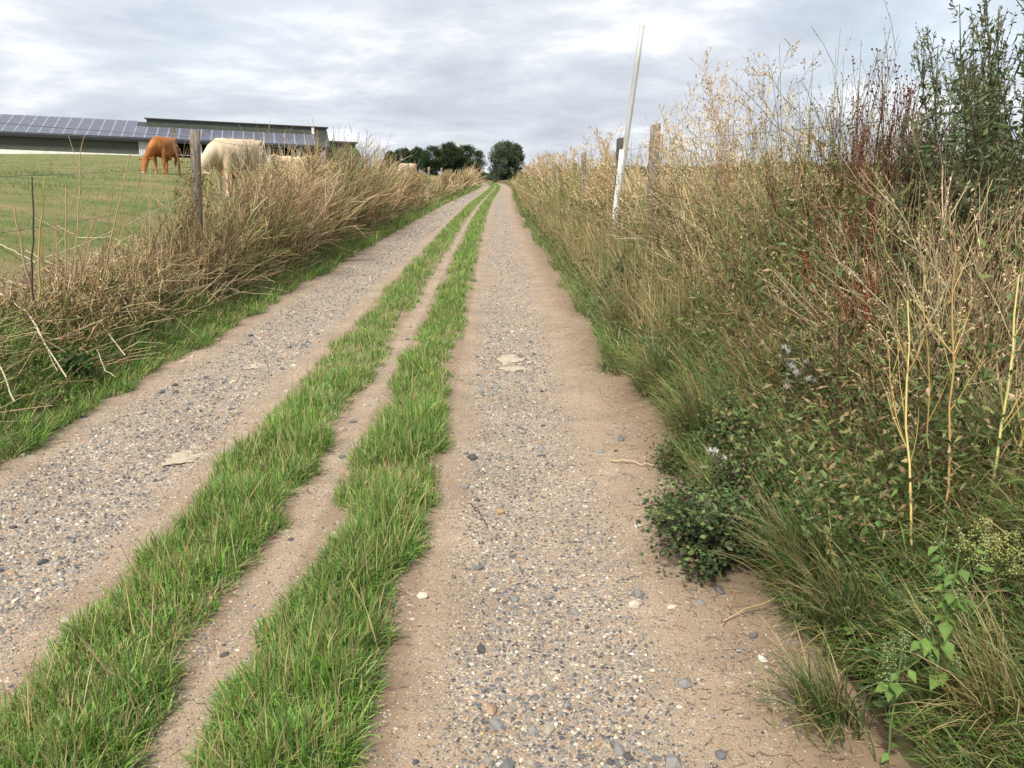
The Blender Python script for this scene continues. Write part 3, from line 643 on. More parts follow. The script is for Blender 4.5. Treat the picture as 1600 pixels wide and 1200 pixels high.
# ================================================================== GRASS
GREEN = [(.13, .26, .04), (.17, .31, .05), (.09, .20, .035), (.25, .36, .08), (.14, .25, .08)]
STRAW = [(.40, .33, .16), (.46, .36, .19), (.30, .23, .11)]
def strip_grass(name, label, s0, s1, n, seed):
    vb_ = VB(); Y = ydist(n, 1.15, 135); u = rng.random(n); u = .5 + (u - .5) * (1 - .25 * np.abs(rng.normal(size=n)) * (np.abs(u - .5)))
    wl = .17 * (fbm(Y * 1.3, 0 * Y, seed) - .5) + .10 * (vnoise(Y * 5, 0 * Y, seed + 4) - .5); wr = .17 * (fbm(Y * 1.3, 0 * Y + 7, seed + 9) - .5) + .10 * (vnoise(Y * 5, 0 * Y + 3, seed + 5) - .5)
    fade = 1 + .35 * sstep(12, 40, Y) * 0
    s = (s0 + wl) + u * ((s1 + wr) - (s0 + wl)); X = s + xc(Y); z = zt(X, Y)
    tx = rng.normal(0, .035, n) * 0; clump = fbm(X * 7, Y * 7, seed + 2); dens = fbm(X * 1.7, Y * 1.7, seed + 13)
    e_ = np.minimum(u, 1 - u) * 2; keep_ = (rng.random(n) < .15 + 1.3 * clump) & (rng.random(n) < .25 + 1.5 * e_ + .9 * (clump > .55)) & (dens > .22); X, Y, z, u, clump = X[keep_], Y[keep_], z[keep_], u[keep_], clump[keep_]; n = len(X)
    edge = np.minimum(u, 1 - u) * 2
    ang_ = np.where(u < .5, math.pi, 0) + rng.normal(0, 1.3, n); ang_ = np.where(edge > .35, rng.uniform(0, 6.3, n), ang_)
    L = (.038 + .07 * rng.random(n)) * (.45 + 1.0 * clump) * (.65 + .7 * vnoise(X * 1.8, Y * 1.2, seed + 40)) * (.7 + .45 * np.minimum(1, edge * 2)) * (1 + .25 * (Y < 5)); lean = np.abs(rng.normal(.2, .3, n)) + .25 * (1 - edge); bend = rng.uniform(.1, 2.0, n) * rng.choice([1, 1, -.4], n)
    c = pick(GREEN, n, None, .25, .08) * (.82 + .4 * vnoise(X * 2.2, Y * 2.2, seed + 30))[:, None]; dpt = sstep(.58, .8, vnoise(X * 3, Y * 2.2, seed + 31)); L = L * (1 - .35 * dpt); dry = rng.random(n) < .03 + .14 * dpt; c[dry] = pick(STRAW, int(dry.sum()))
    tipc = np.where((rng.random(n) < .25)[:, None], pick(STRAW, n), c * 1.1)
    W = .0042 * (1 + .10 * Y) * rng.uniform(.55, 1.4, n); L = L * (1 + .012 * Y)
    near = Y < 7
    for m_, K in ((near, 3), (~near, 2)): vb_.blades(np.stack([X, Y, z - .004], 1)[m_], ang_[m_], lean[m_], bend[m_], L[m_], W[m_], c[m_], tipc[m_], K)
    # seeding stalks
    k = 900; i = rng.integers(0, n, k); i = i[Y[i] < 14]; k = len(i)
    vb_.blades(np.stack([X, Y, z], 1)[i], rng.uniform(0, 6.3, k), rng.uniform(.05, .5, k), rng.uniform(0, .5, k), rng.uniform(.13, .24, k), .004, pick(STRAW, k), None, 3)
    return tag(vb_.build(name, M_GRASS), label, 'grass', kind='stuff')
strip_grass('grass_strip', 'green grass strip beside the left wheel track', -1.47, -.96, 70000, 101)
strip_grass('grass_strip', 'green grass strip beside the right wheel track', -.77, -.31, 70000, 151)
# pasture turf
vb = VB(); n = 80000; Y = ydist(n, 4.2, 60, .35); d = 34 * rng.random(n) ** 1.7; X = (SFL - .15 - d) + xc(Y); s = lat(X, Y)
ok = (vnoise(X * .6, Y * .6, 61) > .18) & (X > -.75 * Y - 1.5) & ~((-s < 4.9) & (Y < 10) & (rng.random(n) < .6)); X, Y = X[ok], Y[ok]; n = len(X)
c = 1.05 * np.where((vnoise(X * .7, Y * .25, 64) + rng.normal(0, .2, n) > .62)[:, None], pick([(.30, .25, .11), (.24, .22, .09)], n), pick([(.12, .19, .045), (.16, .22, .055), (.20, .23, .075), (.10, .16, .04)], n))
vb.blades(np.stack([X, Y, zt(X, Y) - .005], 1), rng.uniform(0, 6.3, n), rng.uniform(.1, .6, n), rng.uniform(.2, 1, n), rng.uniform(.025, .06, n) * (1 + .010 * Y) * (1 + 1.3 * sstep(.68, .85, vnoise(X * .55, Y * .4, 66))), 0.0042 * (1 + .07 * Y), c * (1 - .3 * sstep(.68, .85, vnoise(X * .55, Y * .4, 66)))[:, None], None, 2)
tag(vb.build('pasture_grass', M_GRASS), 'short worn pasture grass the cows graze', 'grass', kind='stuff')
# left verge: grass and low leafy weeds
vb = VB(); n = 46000; Y = ydist(n, 2.4, 120, .55); u = rng.random(n) ** 1.25; wob = .22 * (fbm(Y * 1.1, 0 * Y, 201) - .5) + .14 * (vnoise(Y * 4, 0 * Y, 204) - .5)
s = -2.76 + wob - u * (.62 + .3 * vnoise(Y * .4, 0 * Y, 207)); X = s + xc(Y); cl_ = fbm(X * 3, Y * 3, 205); ok = rng.random(n) < .25 + 1.2 * cl_; X, Y, u, cl_ = X[ok], Y[ok], u[ok], cl_[ok]; n = len(X)
c = pick(GREEN, n, None, .3, .1); dry = rng.random(n) < .16 + .3 * u; c[dry] = pick(STRAW + [(.24, .16, .09)], int(dry.sum()))
L = (.07 + .15 * rng.random(n)) * (.5 + cl_) * (1 + .006 * Y) * (.8 + .6 * sstep(8, 16, Y))
az = np.where(rng.random(n) < .6, rng.normal(0, .9, n), rng.uniform(0, 6.3, n))
R_ = np.stack([X, Y, zt(X, Y) - .005], 1); ln = np.abs(rng.normal(.25, .3, n)); bd = rng.uniform(.3, 1.6, n); W = .0042 * (1 + .10 * Y)
for m_, K in ((Y < 9, 3), (Y >= 9, 2)): vb.blades(R_[m_], az[m_], ln[m_], bd[m_], L[m_], W[m_], c[m_], None, K)
n = 14000; Y = ydist(n, 2.6, 14, .6); s = -2.85 - 1.0 * rng.random(n); X = s + xc(Y); ok = (fbm(X * 1.6, Y * 1.6, 221) > .5) & (Y < 9 + 4 * rng.random(n)); X, Y = X[ok], Y[ok]; n = len(X)
vb.leaves(np.stack([X, Y, zt(X, Y) + .01 + .07 * rng.random(n)], 1), rng.normal(size=(n, 3)) * np.array([1, 1, .35]) + np.array([0, 0, .25]), rng.uniform(.02, .05, n), .018, pick([(.11, .20, .03), (.16, .26, .04), (.07, .14, .03), (.22, .27, .06)], n))
tag(vb.build('verge_grass', M_GRASS), 'green grass and low weeds on the left verge', 'grass', kind='stuff')
# right verge: longer arching grass
vb = VB(); n = 62000; Y = ydist(n, 1.25, 125, .5); u = rng.random(n); wob = .30 * (fbm(Y * .9, 0 * Y, 301) - .5) + .16 * (vnoise(Y * 3.3, 0 * Y, 304) - .5)
wid = .75 + .25 * vnoise(Y * .3, 0 * Y, 307); s = 1.02 + wob + u * wid; X = s + xc(Y); cl_ = fbm(X * 2.6, Y * 2.6, 305); ok = rng.random(n) < .15 + 1.35 * cl_; X, Y, u, cl_ = X[ok], Y[ok], u[ok], cl_[ok]; n = len(X)
c = pick([(.125, .21, .045), (.165, .26, .058), (.095, .165, .042), (.23, .28, .08), (.14, .20, .085)], n, None, .3, .1)
dry = rng.random(n) < .22 + .45 * u * sstep(.45, .6, fbm(X * .9, Y * .9, 311)) + .15 * u; c[dry] = pick([(.38, .29, .14), (.30, .21, .11), (.44, .35, .18), (.22, .14, .08)], int(dry.sum()))
L = (.14 + .34 * rng.random(n)) * (.45 + 1.0 * cl_) * (.75 + .5 * u) * (.62 + .38 * sstep(2.2, 4, Y)); az = np.where(rng.random(n) < .68, math.pi + rng.normal(-.1, .8, n), rng.uniform(0, 6.3, n))
W = .0044 * (1 + .085 * Y) * rng.uniform(.7, 1.4, n); R_ = np.stack([X, Y, zt(X, Y) - .005], 1); ln = np.abs(rng.normal(.2, .25, n)); bd = rng.uniform(.5, 2.0, n)
for m_, K in ((Y < 3.6, 4), ((Y >= 3.6) & (Y < 12), 3), (Y >= 12, 2)): vb.blades(R_[m_], az[m_], ln[m_], bd[m_], L[m_], W[m_], c[m_], None, K)
n = 16000; Y = ydist(n, 1.3, 30, .5); s = .98 + .9 * rng.random(n) + .3 * (fbm(Y * .9, 0 * Y, 301) - .5); X = s + xc(Y); ok = fbm(X * 1.8, Y * 1.8, 331) > .5; X, Y = X[ok], Y[ok]; n = len(X)
vb.leaves(np.stack([X, Y, zt(X, Y) + .01 + .16 * rng.random(n)], 1), rng.normal(size=(n, 3)) * np.array([1, 1, .4]) + np.array([0, 0, .2]), rng.uniform(.02, .05, n), .02, pick([(.07, .13, .03), (.05, .09, .025), (.10, .15, .04)], n))
tag(vb.build('verge_grass', M_GRASS), 'long arching grass and weeds on the right verge', 'grass', kind='stuff')
# stubble field
vb = VB(); n = 8000; Y = ydist(n, 3, 60, .4); s = 2.4 + 18 * rng.random(n) ** 1.4; X = s + xc(Y); 
vb.blades(np.stack([X, Y, zt(X, Y)], 1), rng.uniform(0, 6.3, n), rng.uniform(0, 1.3, n), rng.uniform(-.3, .6, n), rng.uniform(.1, .35, n), .012 * (1 + .05 * Y), pick(STRAW + [(.26, .16, .09), (.34, .22, .12)], n), None, 2)
tag(vb.build('stubble', M_DRY), 'straw coloured stubble in the field beyond the right fence', 'stubble', kind='stuff')

# ================================================================== WEED THICKETS
TAN = [(.46, .34, .19), (.40, .28, .15), (.55, .43, .26), (.30, .20, .11), (.50, .38, .22)]
OLIVE = [(.15, .17, .05), (.20, .20, .07), (.11, .145, .045), (.25, .225, .09)]
BROWN = [(.22, .14, .08), (.15, .095, .06), (.29, .19, .11)]
STRAWP = [(.58, .46, .28), (.52, .40, .23), (.64, .52, .34)]
GREENW = [(.16, .19, .06), (.21, .22, .08), (.27, .24, .11)]
def thicket(name, label, X, Y, hgt, lean, bend, az, cols, p_leaf, leafcols, per=3, r=.0022, seeds=9, seedcols=TAN, leafn=6, leaf=.03):
    vb_ = VB(); n_ = len(X); far = 1 + .07 * Y; root = np.stack([X, Y, zt(X, Y) - .01], 1)
    P = stems(root, az, lean, bend, hgt, 4, .13); c = pick(cols, n_, None, .35, .1); pat = vnoise(X * 1.1, Y * .8, 501); sp_ = vnoise(X * .9 + 40, Y * .55, 511) + rng.normal(0, .13, n_); c = np.where((sp_ < (.27 if 'tangle' in name else .26))[:, None], pick(STRAWP, n_), c); c = np.where((sp_ > (.70 if 'tangle' in name else .54))[:, None], pick(GREENW, n_), c); c = c * (.8 + .5 * pat)[:, None]
    rr_ = r * far * rng.uniform(.7, 1.5, n_); nr_ = Y < 16; vb_.tubes(P[nr_], rr_[nr_], r * .45 * far[nr_], c[nr_]); vb_.ribbons(P[~nr_], rr_[~nr_], r * .5 * far[~nr_], c[~nr_])
    Bp, ix = branch(P, per, .3, .97, .55, .32, 2, .12, .14); vb_.ribbons(Bp, r * .5 * far[ix], r * .3 * far[ix], c[ix])
    p, d = pts_on(Bp, seeds, .25, 1); fx = far[ix].repeat(seeds); m_ = rng.random(len(p)) < .8; p, d, fx = p[m_], d[m_], fx[m_]
    vb_.leaves(p, d + rng.normal(0, .6, p.shape), rng.uniform(.008, .02, len(p)) * fx ** .75, .006 * fx ** .75, np.where((rng.random(len(p)) < .45)[:, None], c[ix].repeat(seeds, 0)[m_] * 1.1, pick(seedcols, len(p))))
    lf = np.where(rng.random(n_) < p_leaf * 1.9 * sstep(.3, .75, vnoise(X * .8 + 9, Y * .6, 503)))[0]
    if len(lf):
        leafn = int(leafn * 1.4); p, d = pts_on(P[lf], leafn, .05, .85); fx = far[lf].repeat(leafn)
        vb_.leaves(p, rng.normal(size=p.shape) + np.array([0, 0, -.1]), leaf * rng.uniform(.5, 1.4, len(p)) * fx ** .6, leaf * .4 * fx ** .6, pick(leafcols, len(p)))
    return tag(vb_.build(name, M_DRY), label, 'weeds', kind='stuff')
# left: brown tangle swept towards the lane
n = 7200; Y = ydist(n, 5.6, 115, .45); s = SFL + .32 - .75 * rng.random(n) + .35 * (vnoise(Y * .5, 0 * Y, 401) - .5); X = s + xc(Y)
prof = 1.2 * np.interp(Y, [5.6, 7.5, 9, 10.5, 13, 17, 22, 27, 30, 34, 38, 43, 47, 60, 75, 115], [.3, .42, .6, .75, 1.15, 1.35, 1.6, 1.55, 1.0, .75, .4, .35, .8, 1.0, 1.35, 1.5]); gap = np.ones(n); ok = (Y > 8.6) | (rng.random(n) < .33); X, Y, s, prof, gap = X[ok], Y[ok], s[ok], prof[ok], gap[ok]; n = len(X)
hgt = prof * gap * rng.uniform(.5, 1.12, n) * (.45 + 1.0 * fbm(Y * .9, s * 2, 403))
thicket('dry_weed_tangle', 'brown tangle of dead weeds along the pasture fence', X, Y, hgt, np.abs(rng.normal(.2, .4, n)), rng.uniform(-.5, .9, n), np.where(rng.random(n) < .45, rng.normal(.3, 1.0, n), rng.uniform(0, 6.3, n)), TAN + [(.48, .36, .20)] + BROWN + BROWN, .55, OLIVE + [(.13, .17, .045)], 3, .0029, 5, TAN + BROWN + BROWN + OLIVE[:2], 9, .03)
# low layer of flattened dead stems (left)
vb = VB(); n = 8000; Y = ydist(n, 3.2, 60, .7); s = -3.02 - .9 * rng.random(n) ** .8; X = s + xc(Y); ok = rng.random(n) < .35 + .65 * sstep(6, 9, Y); X, Y = X[ok], Y[ok]; n = len(X); root = np.stack([X, Y, zt(X, Y) + .02 + .22 * rng.random(n) * sstep(5.5, 9, Y)], 1)
P = stems(root, rng.uniform(0, 6.3, n), rng.uniform(1.0, 1.6, n), rng.uniform(-.3, .3, n), rng.uniform(.15, .5, n), 2, .15); vb.tubes(P, .0022 * (1 + .08 * Y), .0012 * (1 + .08 * Y), pick(TAN + STRAWP + BROWN[:1], n))
tag(vb.build('dead_stem_litter', M_DRY), 'flattened litter of dead stems under the left tangle', 'litter', kind='stuff')
# right: dry weeds and undergrowth
n = 7900; Y = ydist(n, 3.0, 120, .72); s = 1.6 + 1.25 * rng.random(n) + .2 * (vnoise(Y * .5, 0 * Y, 411) - .5); X = s + xc(Y)
prof = .70 + .34 * sstep(3.4, 6.0, Y) - .06 * sstep(9, 13, Y) + .1 * sstep(14, 22, Y); hgt = prof * rng.uniform(.45, 1.2, n) * (.38 + 1.2 * fbm(Y * 1.1, s * 2, 413)) * (.5 + .72 * sstep(1.6, 2.15, s))
thicket('dry_weed_thicket', 'tan and olive thicket of dry weeds along the right fence', X, Y, hgt, np.abs(rng.normal(.2, .35, n)), rng.uniform(-.4, .8, n), rng.uniform(0, 6.3, n), TAN + BROWN + BROWN + [(.20, .19, .07), (.22, .2, .08)], .95, OLIVE + [(.09, .13, .04), (.12, .17, .05)] + [(.05, .075, .025)], 3, .0022, 5, TAN + BROWN + OLIVE, 10, .027)
vb = VB(); n = 34000; Y = ydist(n, 2.4, 80, .5); s = 1.1 + 1.2 * rng.random(n); X = s + xc(Y); m_ = sstep(.42, .6, fbm(X * .9, Y * .7, 441)); ok = rng.random(n) < .12 + m_; X, Y = X[ok], Y[ok]; n = len(X)
vb.leaves(np.stack([X, Y, zt(X, Y) + (.45 + .55 * sstep(1.4, 2.0, lat(X, Y))) * rng.random(n) ** 1.2], 1), rng.normal(size=(n, 3)) + np.array([-.3, -.2, .1]), rng.uniform(.02, .055, n) * (1 + .06 * Y), rng.uniform(.006, .018, n) * (1 + .06 * Y), pick([(.08, .13, .04), (.12, .175, .05), (.16, .21, .07), (.06, .095, .034), (.22, .21, .085), (.30, .23, .12)], n, None, .3))
tag(vb.build('leafy_undergrowth', M_LEAF), 'dark green leafy undergrowth at the foot of the right thicket', 'undergrowth', kind='stuff')
# right: tall dry grass in front of the thicket
vb = VB(); n = 11000; Y = ydist(n, 5.5, 110, .3); s = 1.25 + .55 * rng.random(n); X = s + xc(Y); ok = rng.random(n) < .3 + 1.2 * sstep(.42, .6, fbm(X, Y * .45, 421)) + .5 * sstep(10, 16, Y); X, Y = X[ok], Y[ok]; n = len(X)
vb.blades(np.stack([X, Y, zt(X, Y)], 1), np.where(rng.random(n) < .6, math.pi + rng.normal(0, .8, n), rng.uniform(0, 6.3, n)), np.abs(rng.normal(.15, .2, n)), rng.uniform(-.2, .9, n), rng.uniform(.25, .75, n), .0035 * (1 + .12 * Y), pick([(.46, .34, .18), (.38, .27, .13), (.52, .40, .23), (.22, .22, .08), (.16, .19, .06)], n), None, 3)
tag(vb.build('tall_dry_grass', M_GRASS), 'tall straw coloured grass in front of the right thicket', 'grass', kind='stuff')
# right foreground: matted dead grass
vb = VB(); n = 9000; Y = 1.5 + 4.5 * rng.random(n) ** .9; s = 1.5 + 1.3 * rng.random(n); X = s + xc(Y)
vb.blades(np.stack([X, Y, zt(X, Y)], 1), rng.uniform(0, 6.3, n), np.abs(rng.normal(.3, .35, n)), rng.uniform(.2, 2.0, n), rng.uniform(.12, .42, n), .0042, pick([(.36, .25, .13), (.28, .18, .10), (.42, .32, .17), (.10, .13, .04), (.075, .11, .035), (.17, .10, .06)], n), None, 3)
tag(vb.build('matted_dead_grass', M_GRASS), 'matted dead and green grass at the near right corner', 'grass', kind='stuff')

# ================================================================== SINGLE PLANTS
def shoot(n_, T, spread_base=.03, spread_top=.1, K=5, wob=.02, hvar=.15, bow=.0):
    """n_ stems from the plant's base to around the point T"""
    T = np.array(T, float); h = np.linalg.norm(T); P = []
    b = rng.normal(0, spread_base, (n_, 3)) * np.array([1, 1, 0]); e = T * rng.uniform(1 - hvar, 1, n_)[:, None] + rng.normal(0, spread_top, (n_, 3)) * np.array([1, 1, .2])
    e[0] = T
    for k in range(K + 1):
        f = k / K; P.append(b + (e - b) * f + np.array([bow, 0, 0]) * math.sin(f * math.pi) + rng.normal(0, wob * h * .3, (n_, 3)) * (0 < k < K))
    return np.stack(P, 1)
def root_at(px, py=None, Y=None):
    if Y is None: X, Y = ground_px(px, py)
    else: X = px_x(px, Y)
    return np.array([X, Y, float(zt(X, Y)) - .01])
def top_at(b, px, py, dY=0.0):
    Y = b[1] + dY; return np.array([px_x(px, Y, py), Y, zpx(py, Y)]) - b
def mk(name, label, cat, b, parts, group=None):
    e = empty(name, tuple(b), 0, label, cat, group)
    for pn, vb_, m_ in parts:
        if vb_.v:
            o_ = vb_.build(pn, m_, e)
            if pn in ('seed_capsules', 'flower_heads', 'white_down', 'flower_buds'): o_['kind'] = 'stuff'
    return e
PALE = [(.58, .45, .27), (.48, .36, .20), (.66, .54, .35), (.40, .28, .15)]
def seed_weed(T, nst=4, cols=PALE, sp=.16, per=13, per2=7, seeds=9, r=.0042, t0=.25, ang=.65, size=.019):
    sv, hv = VB(), VB(); P = shoot(nst, T, .04, sp, 5, .05, .3); c = pick(cols, nst); sv.tubes(P, r, r * .4, c, 4)
    Bp, ix = branch(P, per, t0, .98, ang, .34, 3, .12, .1); sv.tubes(Bp, r * .42, r * .2, c[ix])
    B2, _ = branch(Bp, per2, .2, 1, .7, .45, 2, .06, .14); sv.ribbons(B2, r * .22, r * .15, pick(cols, len(B2)))
    p, d = pts_on(B2, seeds, .15, 1.05); hv.leaves(p, d + rng.normal(0, .5, p.shape), size * rng.uniform(.6, 1.4, len(p)), size * .5, pick(cols, len(p)))
    return [('stem', sv, M_DRY), ('seed_pods', hv, M_DRY)]
for px, py, Y, nst, lab in ((1078, 142, 8.3, 4, 'pale dry seed weed just right of the tall fence post'), (1142, 136, 7.0, 4, 'broad cloud like dry seed weed in the middle of the right hedge'),
        (1216, 118, 5.9, 3, 'tallest pale dry seed weed, airy against the sky'), (1262, 196, 5.3, 3, 'lower pale seed weed between the airy one and the red brown one'),
        (1035, 205, 9.2, 3, 'short dry seed weed crowding the tall fence post'), (930, 222, 14.5, 4, 'dry seed weed beside the dark fence post'),
        (1180, 200, 6.4, 3, 'bushy pale weed below the two tallest seed weeds')):
    b = root_at(px - 6, None, Y); mk('seed_weed', lab, 'weed', b, seed_weed(top_at(b, px, py), nst), 'tall pale seed weeds in the right hedge')
proto = None
for i, Y in enumerate([13, 15.4, 17.2, 19.3, 21.5, 24, 27, 30, 34, 38, 43, 49, 56, 64]):
    s = random.uniform(1.75, 2.3); X = s + float(xc(Y)); b = (X, Y, float(zt(X, Y)))
    if i % 4 == 0:
        proto = mk('seed_weed', 'x', 'weed', b, seed_weed((.05, 0, 1.55), 4, r=.004 + .0004 * Y, seeds=5, size=.014 + .0009 * Y))
        o = proto
    else: o = copy_tree(proto)
    o.location = b; o.rotation_euler.z = random.uniform(0, 6.3); o.scale = (random.uniform(.9, 1.2),) * 2 + (random.uniform(.8, 1.12),)
    tag(o, 'dry tan seed weed in the row receding beyond the leaning pole', 'weed', 'seed weeds receding along the right fence')
proto = None
for i, Y in enumerate([11.5, 13.5, 15, 17.5, 19.5, 22, 25, 28.5, 31, 36, 47, 53, 58, 66]):
    s = random.uniform(-3.9, -3.35); X = s + float(xc(Y)); b = (X, Y, float(zt(X, Y)))
    if i % 4 == 0: proto = mk('seed_weed', 'x', 'weed', b, seed_weed((.35, 0, 1.25), 5, TAN + [(.22, .2, .08)], .25, r=.004 + .0004 * Y, seeds=5, size=.014 + .0009 * Y)); o = proto
    else: o = copy_tree(proto)
    o.location = b; o.rotation_euler.z = random.uniform(-.7, .7); o.scale = (random.uniform(.9, 1.2),) * 2 + (random.uniform(.75, 1.1),)
    tag(o, 'brown windswept seed weed standing out of the left tangle', 'weed', 'seed weeds in the left tangle')
# red brown seed plant: parallel stems with capsules
def capsule_weed(T, nst, r, cols_st, cols_hd, per=6, per2=5, t0=.62, hr=.006):
    sv, hv, lv = VB(), VB(), VB(); P = shoot(nst, T, .05, .13, 5, .03, .35); c = pick(cols_st, nst); sv.tubes(P, r, r * .5, c, 4)
    Bp, ix = branch(P, per, t0, .97, .32, .28, 3, .2, .06); sv.tubes(Bp, r * .45, r * .25, c[ix]); B2, _ = branch(Bp, per2, .35, 1, .5, .35, 2, .1, .1); sv.tubes(B2, r * .22, r * .15, pick(cols_st, len(B2)))
    hv.blobs(B2[:, -1], hr * rng.uniform(.7, 1.3, len(B2)), pick(cols_hd, len(B2))); hv.blobs(Bp[:, -1], hr, pick(cols_hd, len(Bp)))
    p, d = pts_on(P, 18, .08, .6); lv.leaves(p, rng.normal(size=p.shape), rng.uniform(.02, .05, len(p)), .014, pick([(.07, .085, .035), (.12, .07, .05), (.06, .07, .03)], len(p)))
    return [('stem', sv, M_DRY), ('seed_capsules', hv, M_DRY), ('leaves', lv, M_LEAF)]
RED = [(.15, .055, .04), (.11, .045, .035), (.2, .085, .055)]
b = root_at(1372, None, 4.6); mk('capsule_weed', 'red brown weed with clustered dark seed capsules beside the mugwort', 'weed', b, capsule_weed(top_at(b, 1378, 104), 11, .0045, RED, [(.12, .045, .03), (.17, .07, .045), (.08, .035, .025)]))
b = root_at(1312, None, 5.2); mk('capsule_weed', 'smaller sparse red brown weed left of the tall capsule weed', 'weed', b, capsule_weed(top_at(b, 1308, 180), 5, .004, RED, [(.14, .06, .04), (.2, .1, .06)]))
for px, py, Y, nst, lab in ((1342, 165, 4.9, 7, 'red brown capsule weed between the tall and the sparse one'), (1410, 150, 4.5, 6, 'red brown capsule weed leaning towards the mugwort'), (1285, 255, 5.0, 6, 'short red brown weed at the pale weed end'), (1360, 290, 4.2, 7, 'low rusty brown weed in front of the capsule weeds')):
    b = root_at(px, None, Y); mk('capsule_weed', lab, 'weed', b, capsule_weed(top_at(b, px + 6, py), nst, .0042, RED + [(.24, .13, .08)], [(.14, .055, .035), (.2, .085, .05), (.1, .045, .03)]))
# rusty dock
def dock(T, nst):
    sv, hv = VB(), VB(); P = shoot(nst, T, .03, .09, 5, .03, .3); sv.tubes(P, .004, .002, pick([(.25, .09, .045), (.3, .12, .06)], nst), 4); Bp, ix = branch(P, 9, .35, 1, .3, .3, 2, .25, .05); sv.tubes(Bp, .0018, .001, (.28, .11, .055))
    p, d = pts_on(Bp, 26, .1, 1); hv.leaves(p + rng.normal(0, .006, p.shape), rng.normal(size=p.shape), .011, .008, pick([(.27, .095, .045), (.34, .13, .06), (.19, .07, .035)], len(p))); return [('stem', sv, M_DRY), ('seed_spikes', hv, M_DRY)]
for px, py, Y, nst, lab in ((1325, 372, 4.0, 7, 'rusty red dock with dense seed spikes under the capsule weed'), (1362, 445, 3.7, 4, 'small rusty dock low beside the bigger dock')):
    b = root_at(px - 3, None, Y); mk('dock_plant', lab, 'dock', b, dock(top_at(b, px, py), nst))
# mugwort
MUG = [(.09, .125, .05), (.12, .16, .065), (.16, .19, .095), (.06, .09, .038)]
def mugwort(T, nst, per=24):
    sv, lv, fv = VB(), VB(), VB(); P = shoot(nst, T, .09, .19, 6, .03, .45); sv.tubes(P, .006, .002, pick([(.12, .065, .05), (.15, .10, .06), (.10, .11, .05)], nst), 5)
    per = int(per * 1.5); Bp, ix = branch(P, per, .15, .98, .55, .17, 3, .3, .08); sv.ribbons(Bp, .002, .001, (.13, .13, .07))
    p, d = pts_on(Bp, 13, .05, .95); lv.leaves(p, d * .8 + rng.normal(0, .6, p.shape) + np.array([0, 0, -.1]), rng.uniform(.014, .042, len(p)), rng.uniform(.005, .011, len(p)), pick(MUG, len(p), None, .3))
    p, d = pts_on(P, 130, .08, .9); lv.leaves(p + rng.normal(0, .03, p.shape), rng.normal(0, .8, p.shape) + np.array([0, 0, -.15]), rng.uniform(.04, .085, len(p)), rng.uniform(.01, .022, len(p)), pick(MUG, len(p)))
    p, d = pts_on(Bp, 14, .45, 1.08); k = p[:, 2] > T[2] * .5; fv.leaves(p[k], d[k] + rng.normal(0, .5, p[k].shape), .011, .007, pick([(.20, .20, .11), (.26, .24, .14), (.15, .16, .08)], int(k.sum())))
    return [('stem', sv, M_DRY), ('leaves', lv, M_LEAF), ('flower_buds', fv, M_LEAF)]
for px0, px, py, Y, nst, lab in ((1535, 1540, -25, 3.9, 11, 'tall green mugwort towering over the right hedge'), (1600, 1610, -60, 3.6, 9, 'mugwort cut off by the frame at the far right'), (1478, 1466, 70, 4.3, 6, 'slimmer mugwort with a single spire beside the capsule weed'), (1440, 1425, 215, 4.7, 4, 'low mugwort behind the capsule weed'), (1590, 1570, 130, 4.2, 6, 'dense mugwort behind the tall mugwort'), (1505, 1500, 40, 4.5, 7, 'mugwort filling the gap behind the slim spire'), (1560, 1580, 250, 3.5, 6, 'short leafy mugwort in front of the tall ones'), (1470, 1475, 300, 3.9, 5, 'low leafy mugwort above the bare yellow stalks'), (1385, 1395, 300, 4.3, 5, 'small mugwort at the foot of the red brown weed')):
    b = root_at(px0, None, Y); mk('mugwort_plant', lab, 'mugwort', b, mugwort(top_at(b, px, py), nst), 'mugworts in the right hedge')
# bare yellow stalks
def bare_stalk(T, r, per=7, per2=3, cols=((.50, .36, .12), (.56, .43, .18)), bow=0):
    sv, tv, lv = VB(), VB(), VB(); P = shoot(1, T, .0, .0, 7, .02, 0, bow); sv.tubes(P, r, r * .45, pick(cols, 1), 6); Bp, ix = branch(P, per, .38, .97, .5, .30, 4, .16, .09); tv.tubes(Bp, r * .42, r * .2, pick(cols, len(Bp)), 4)
    B2, _ = branch(Bp, per2, .3, .95, .6, .5, 3, .05, .14); tv.tubes(B2, r * .2, r * .1, pick(PALE, len(B2)))
    p, d = pts_on(P, 7, .12, .6); lv.leaves(p, rng.normal(0, .5, p.shape) + np.array([0, 0, -.7]), rng.uniform(.03, .07, len(p)), .016, pick([(.46, .36, .2), (.36, .25, .13)], len(p)))
    p, d = pts_on(B2, 3, .5, 1); lv.leaves(p, rng.normal(0, .5, p.shape), .014, .005, pick(PALE, len(p)))
    return [('stem', sv, M_DRY), ('twigs', tv, M_DRY), ('withered_leaves', lv, M_DRY)]
for px0, py0, px, py, r, bow, lab in ((1432, 905, 1418, 470, .0050, -.02, 'bare yellow stalk nearest the bramble, slightly bent'), (1474, 880, 1488, 440, .0052, .01, 'upright yellow stalk with paired twigs in the middle of the bare stalks'), (1532, 850, 1592, 430, .0062, .02, 'thick yellow stalk leaning to the frame edge'),
        (1453, 870, 1446, 400, .0030, 0, 'thin straight straw stalk between the thicker yellow ones'), (1560, 830, 1640, 520, .0066, 0, 'short thick yellow stalk by the frame edge'), (1395, 780, 1385, 520, .003, .02, 'slender pale stalk behind the bent yellow one')):
    b = root_at(px0, py0); mk('bare_stalk', lab, 'stalk', b, bare_stalk(top_at(b, px, py, .1), r, bow=bow), 'bare yellow stalks at the right')
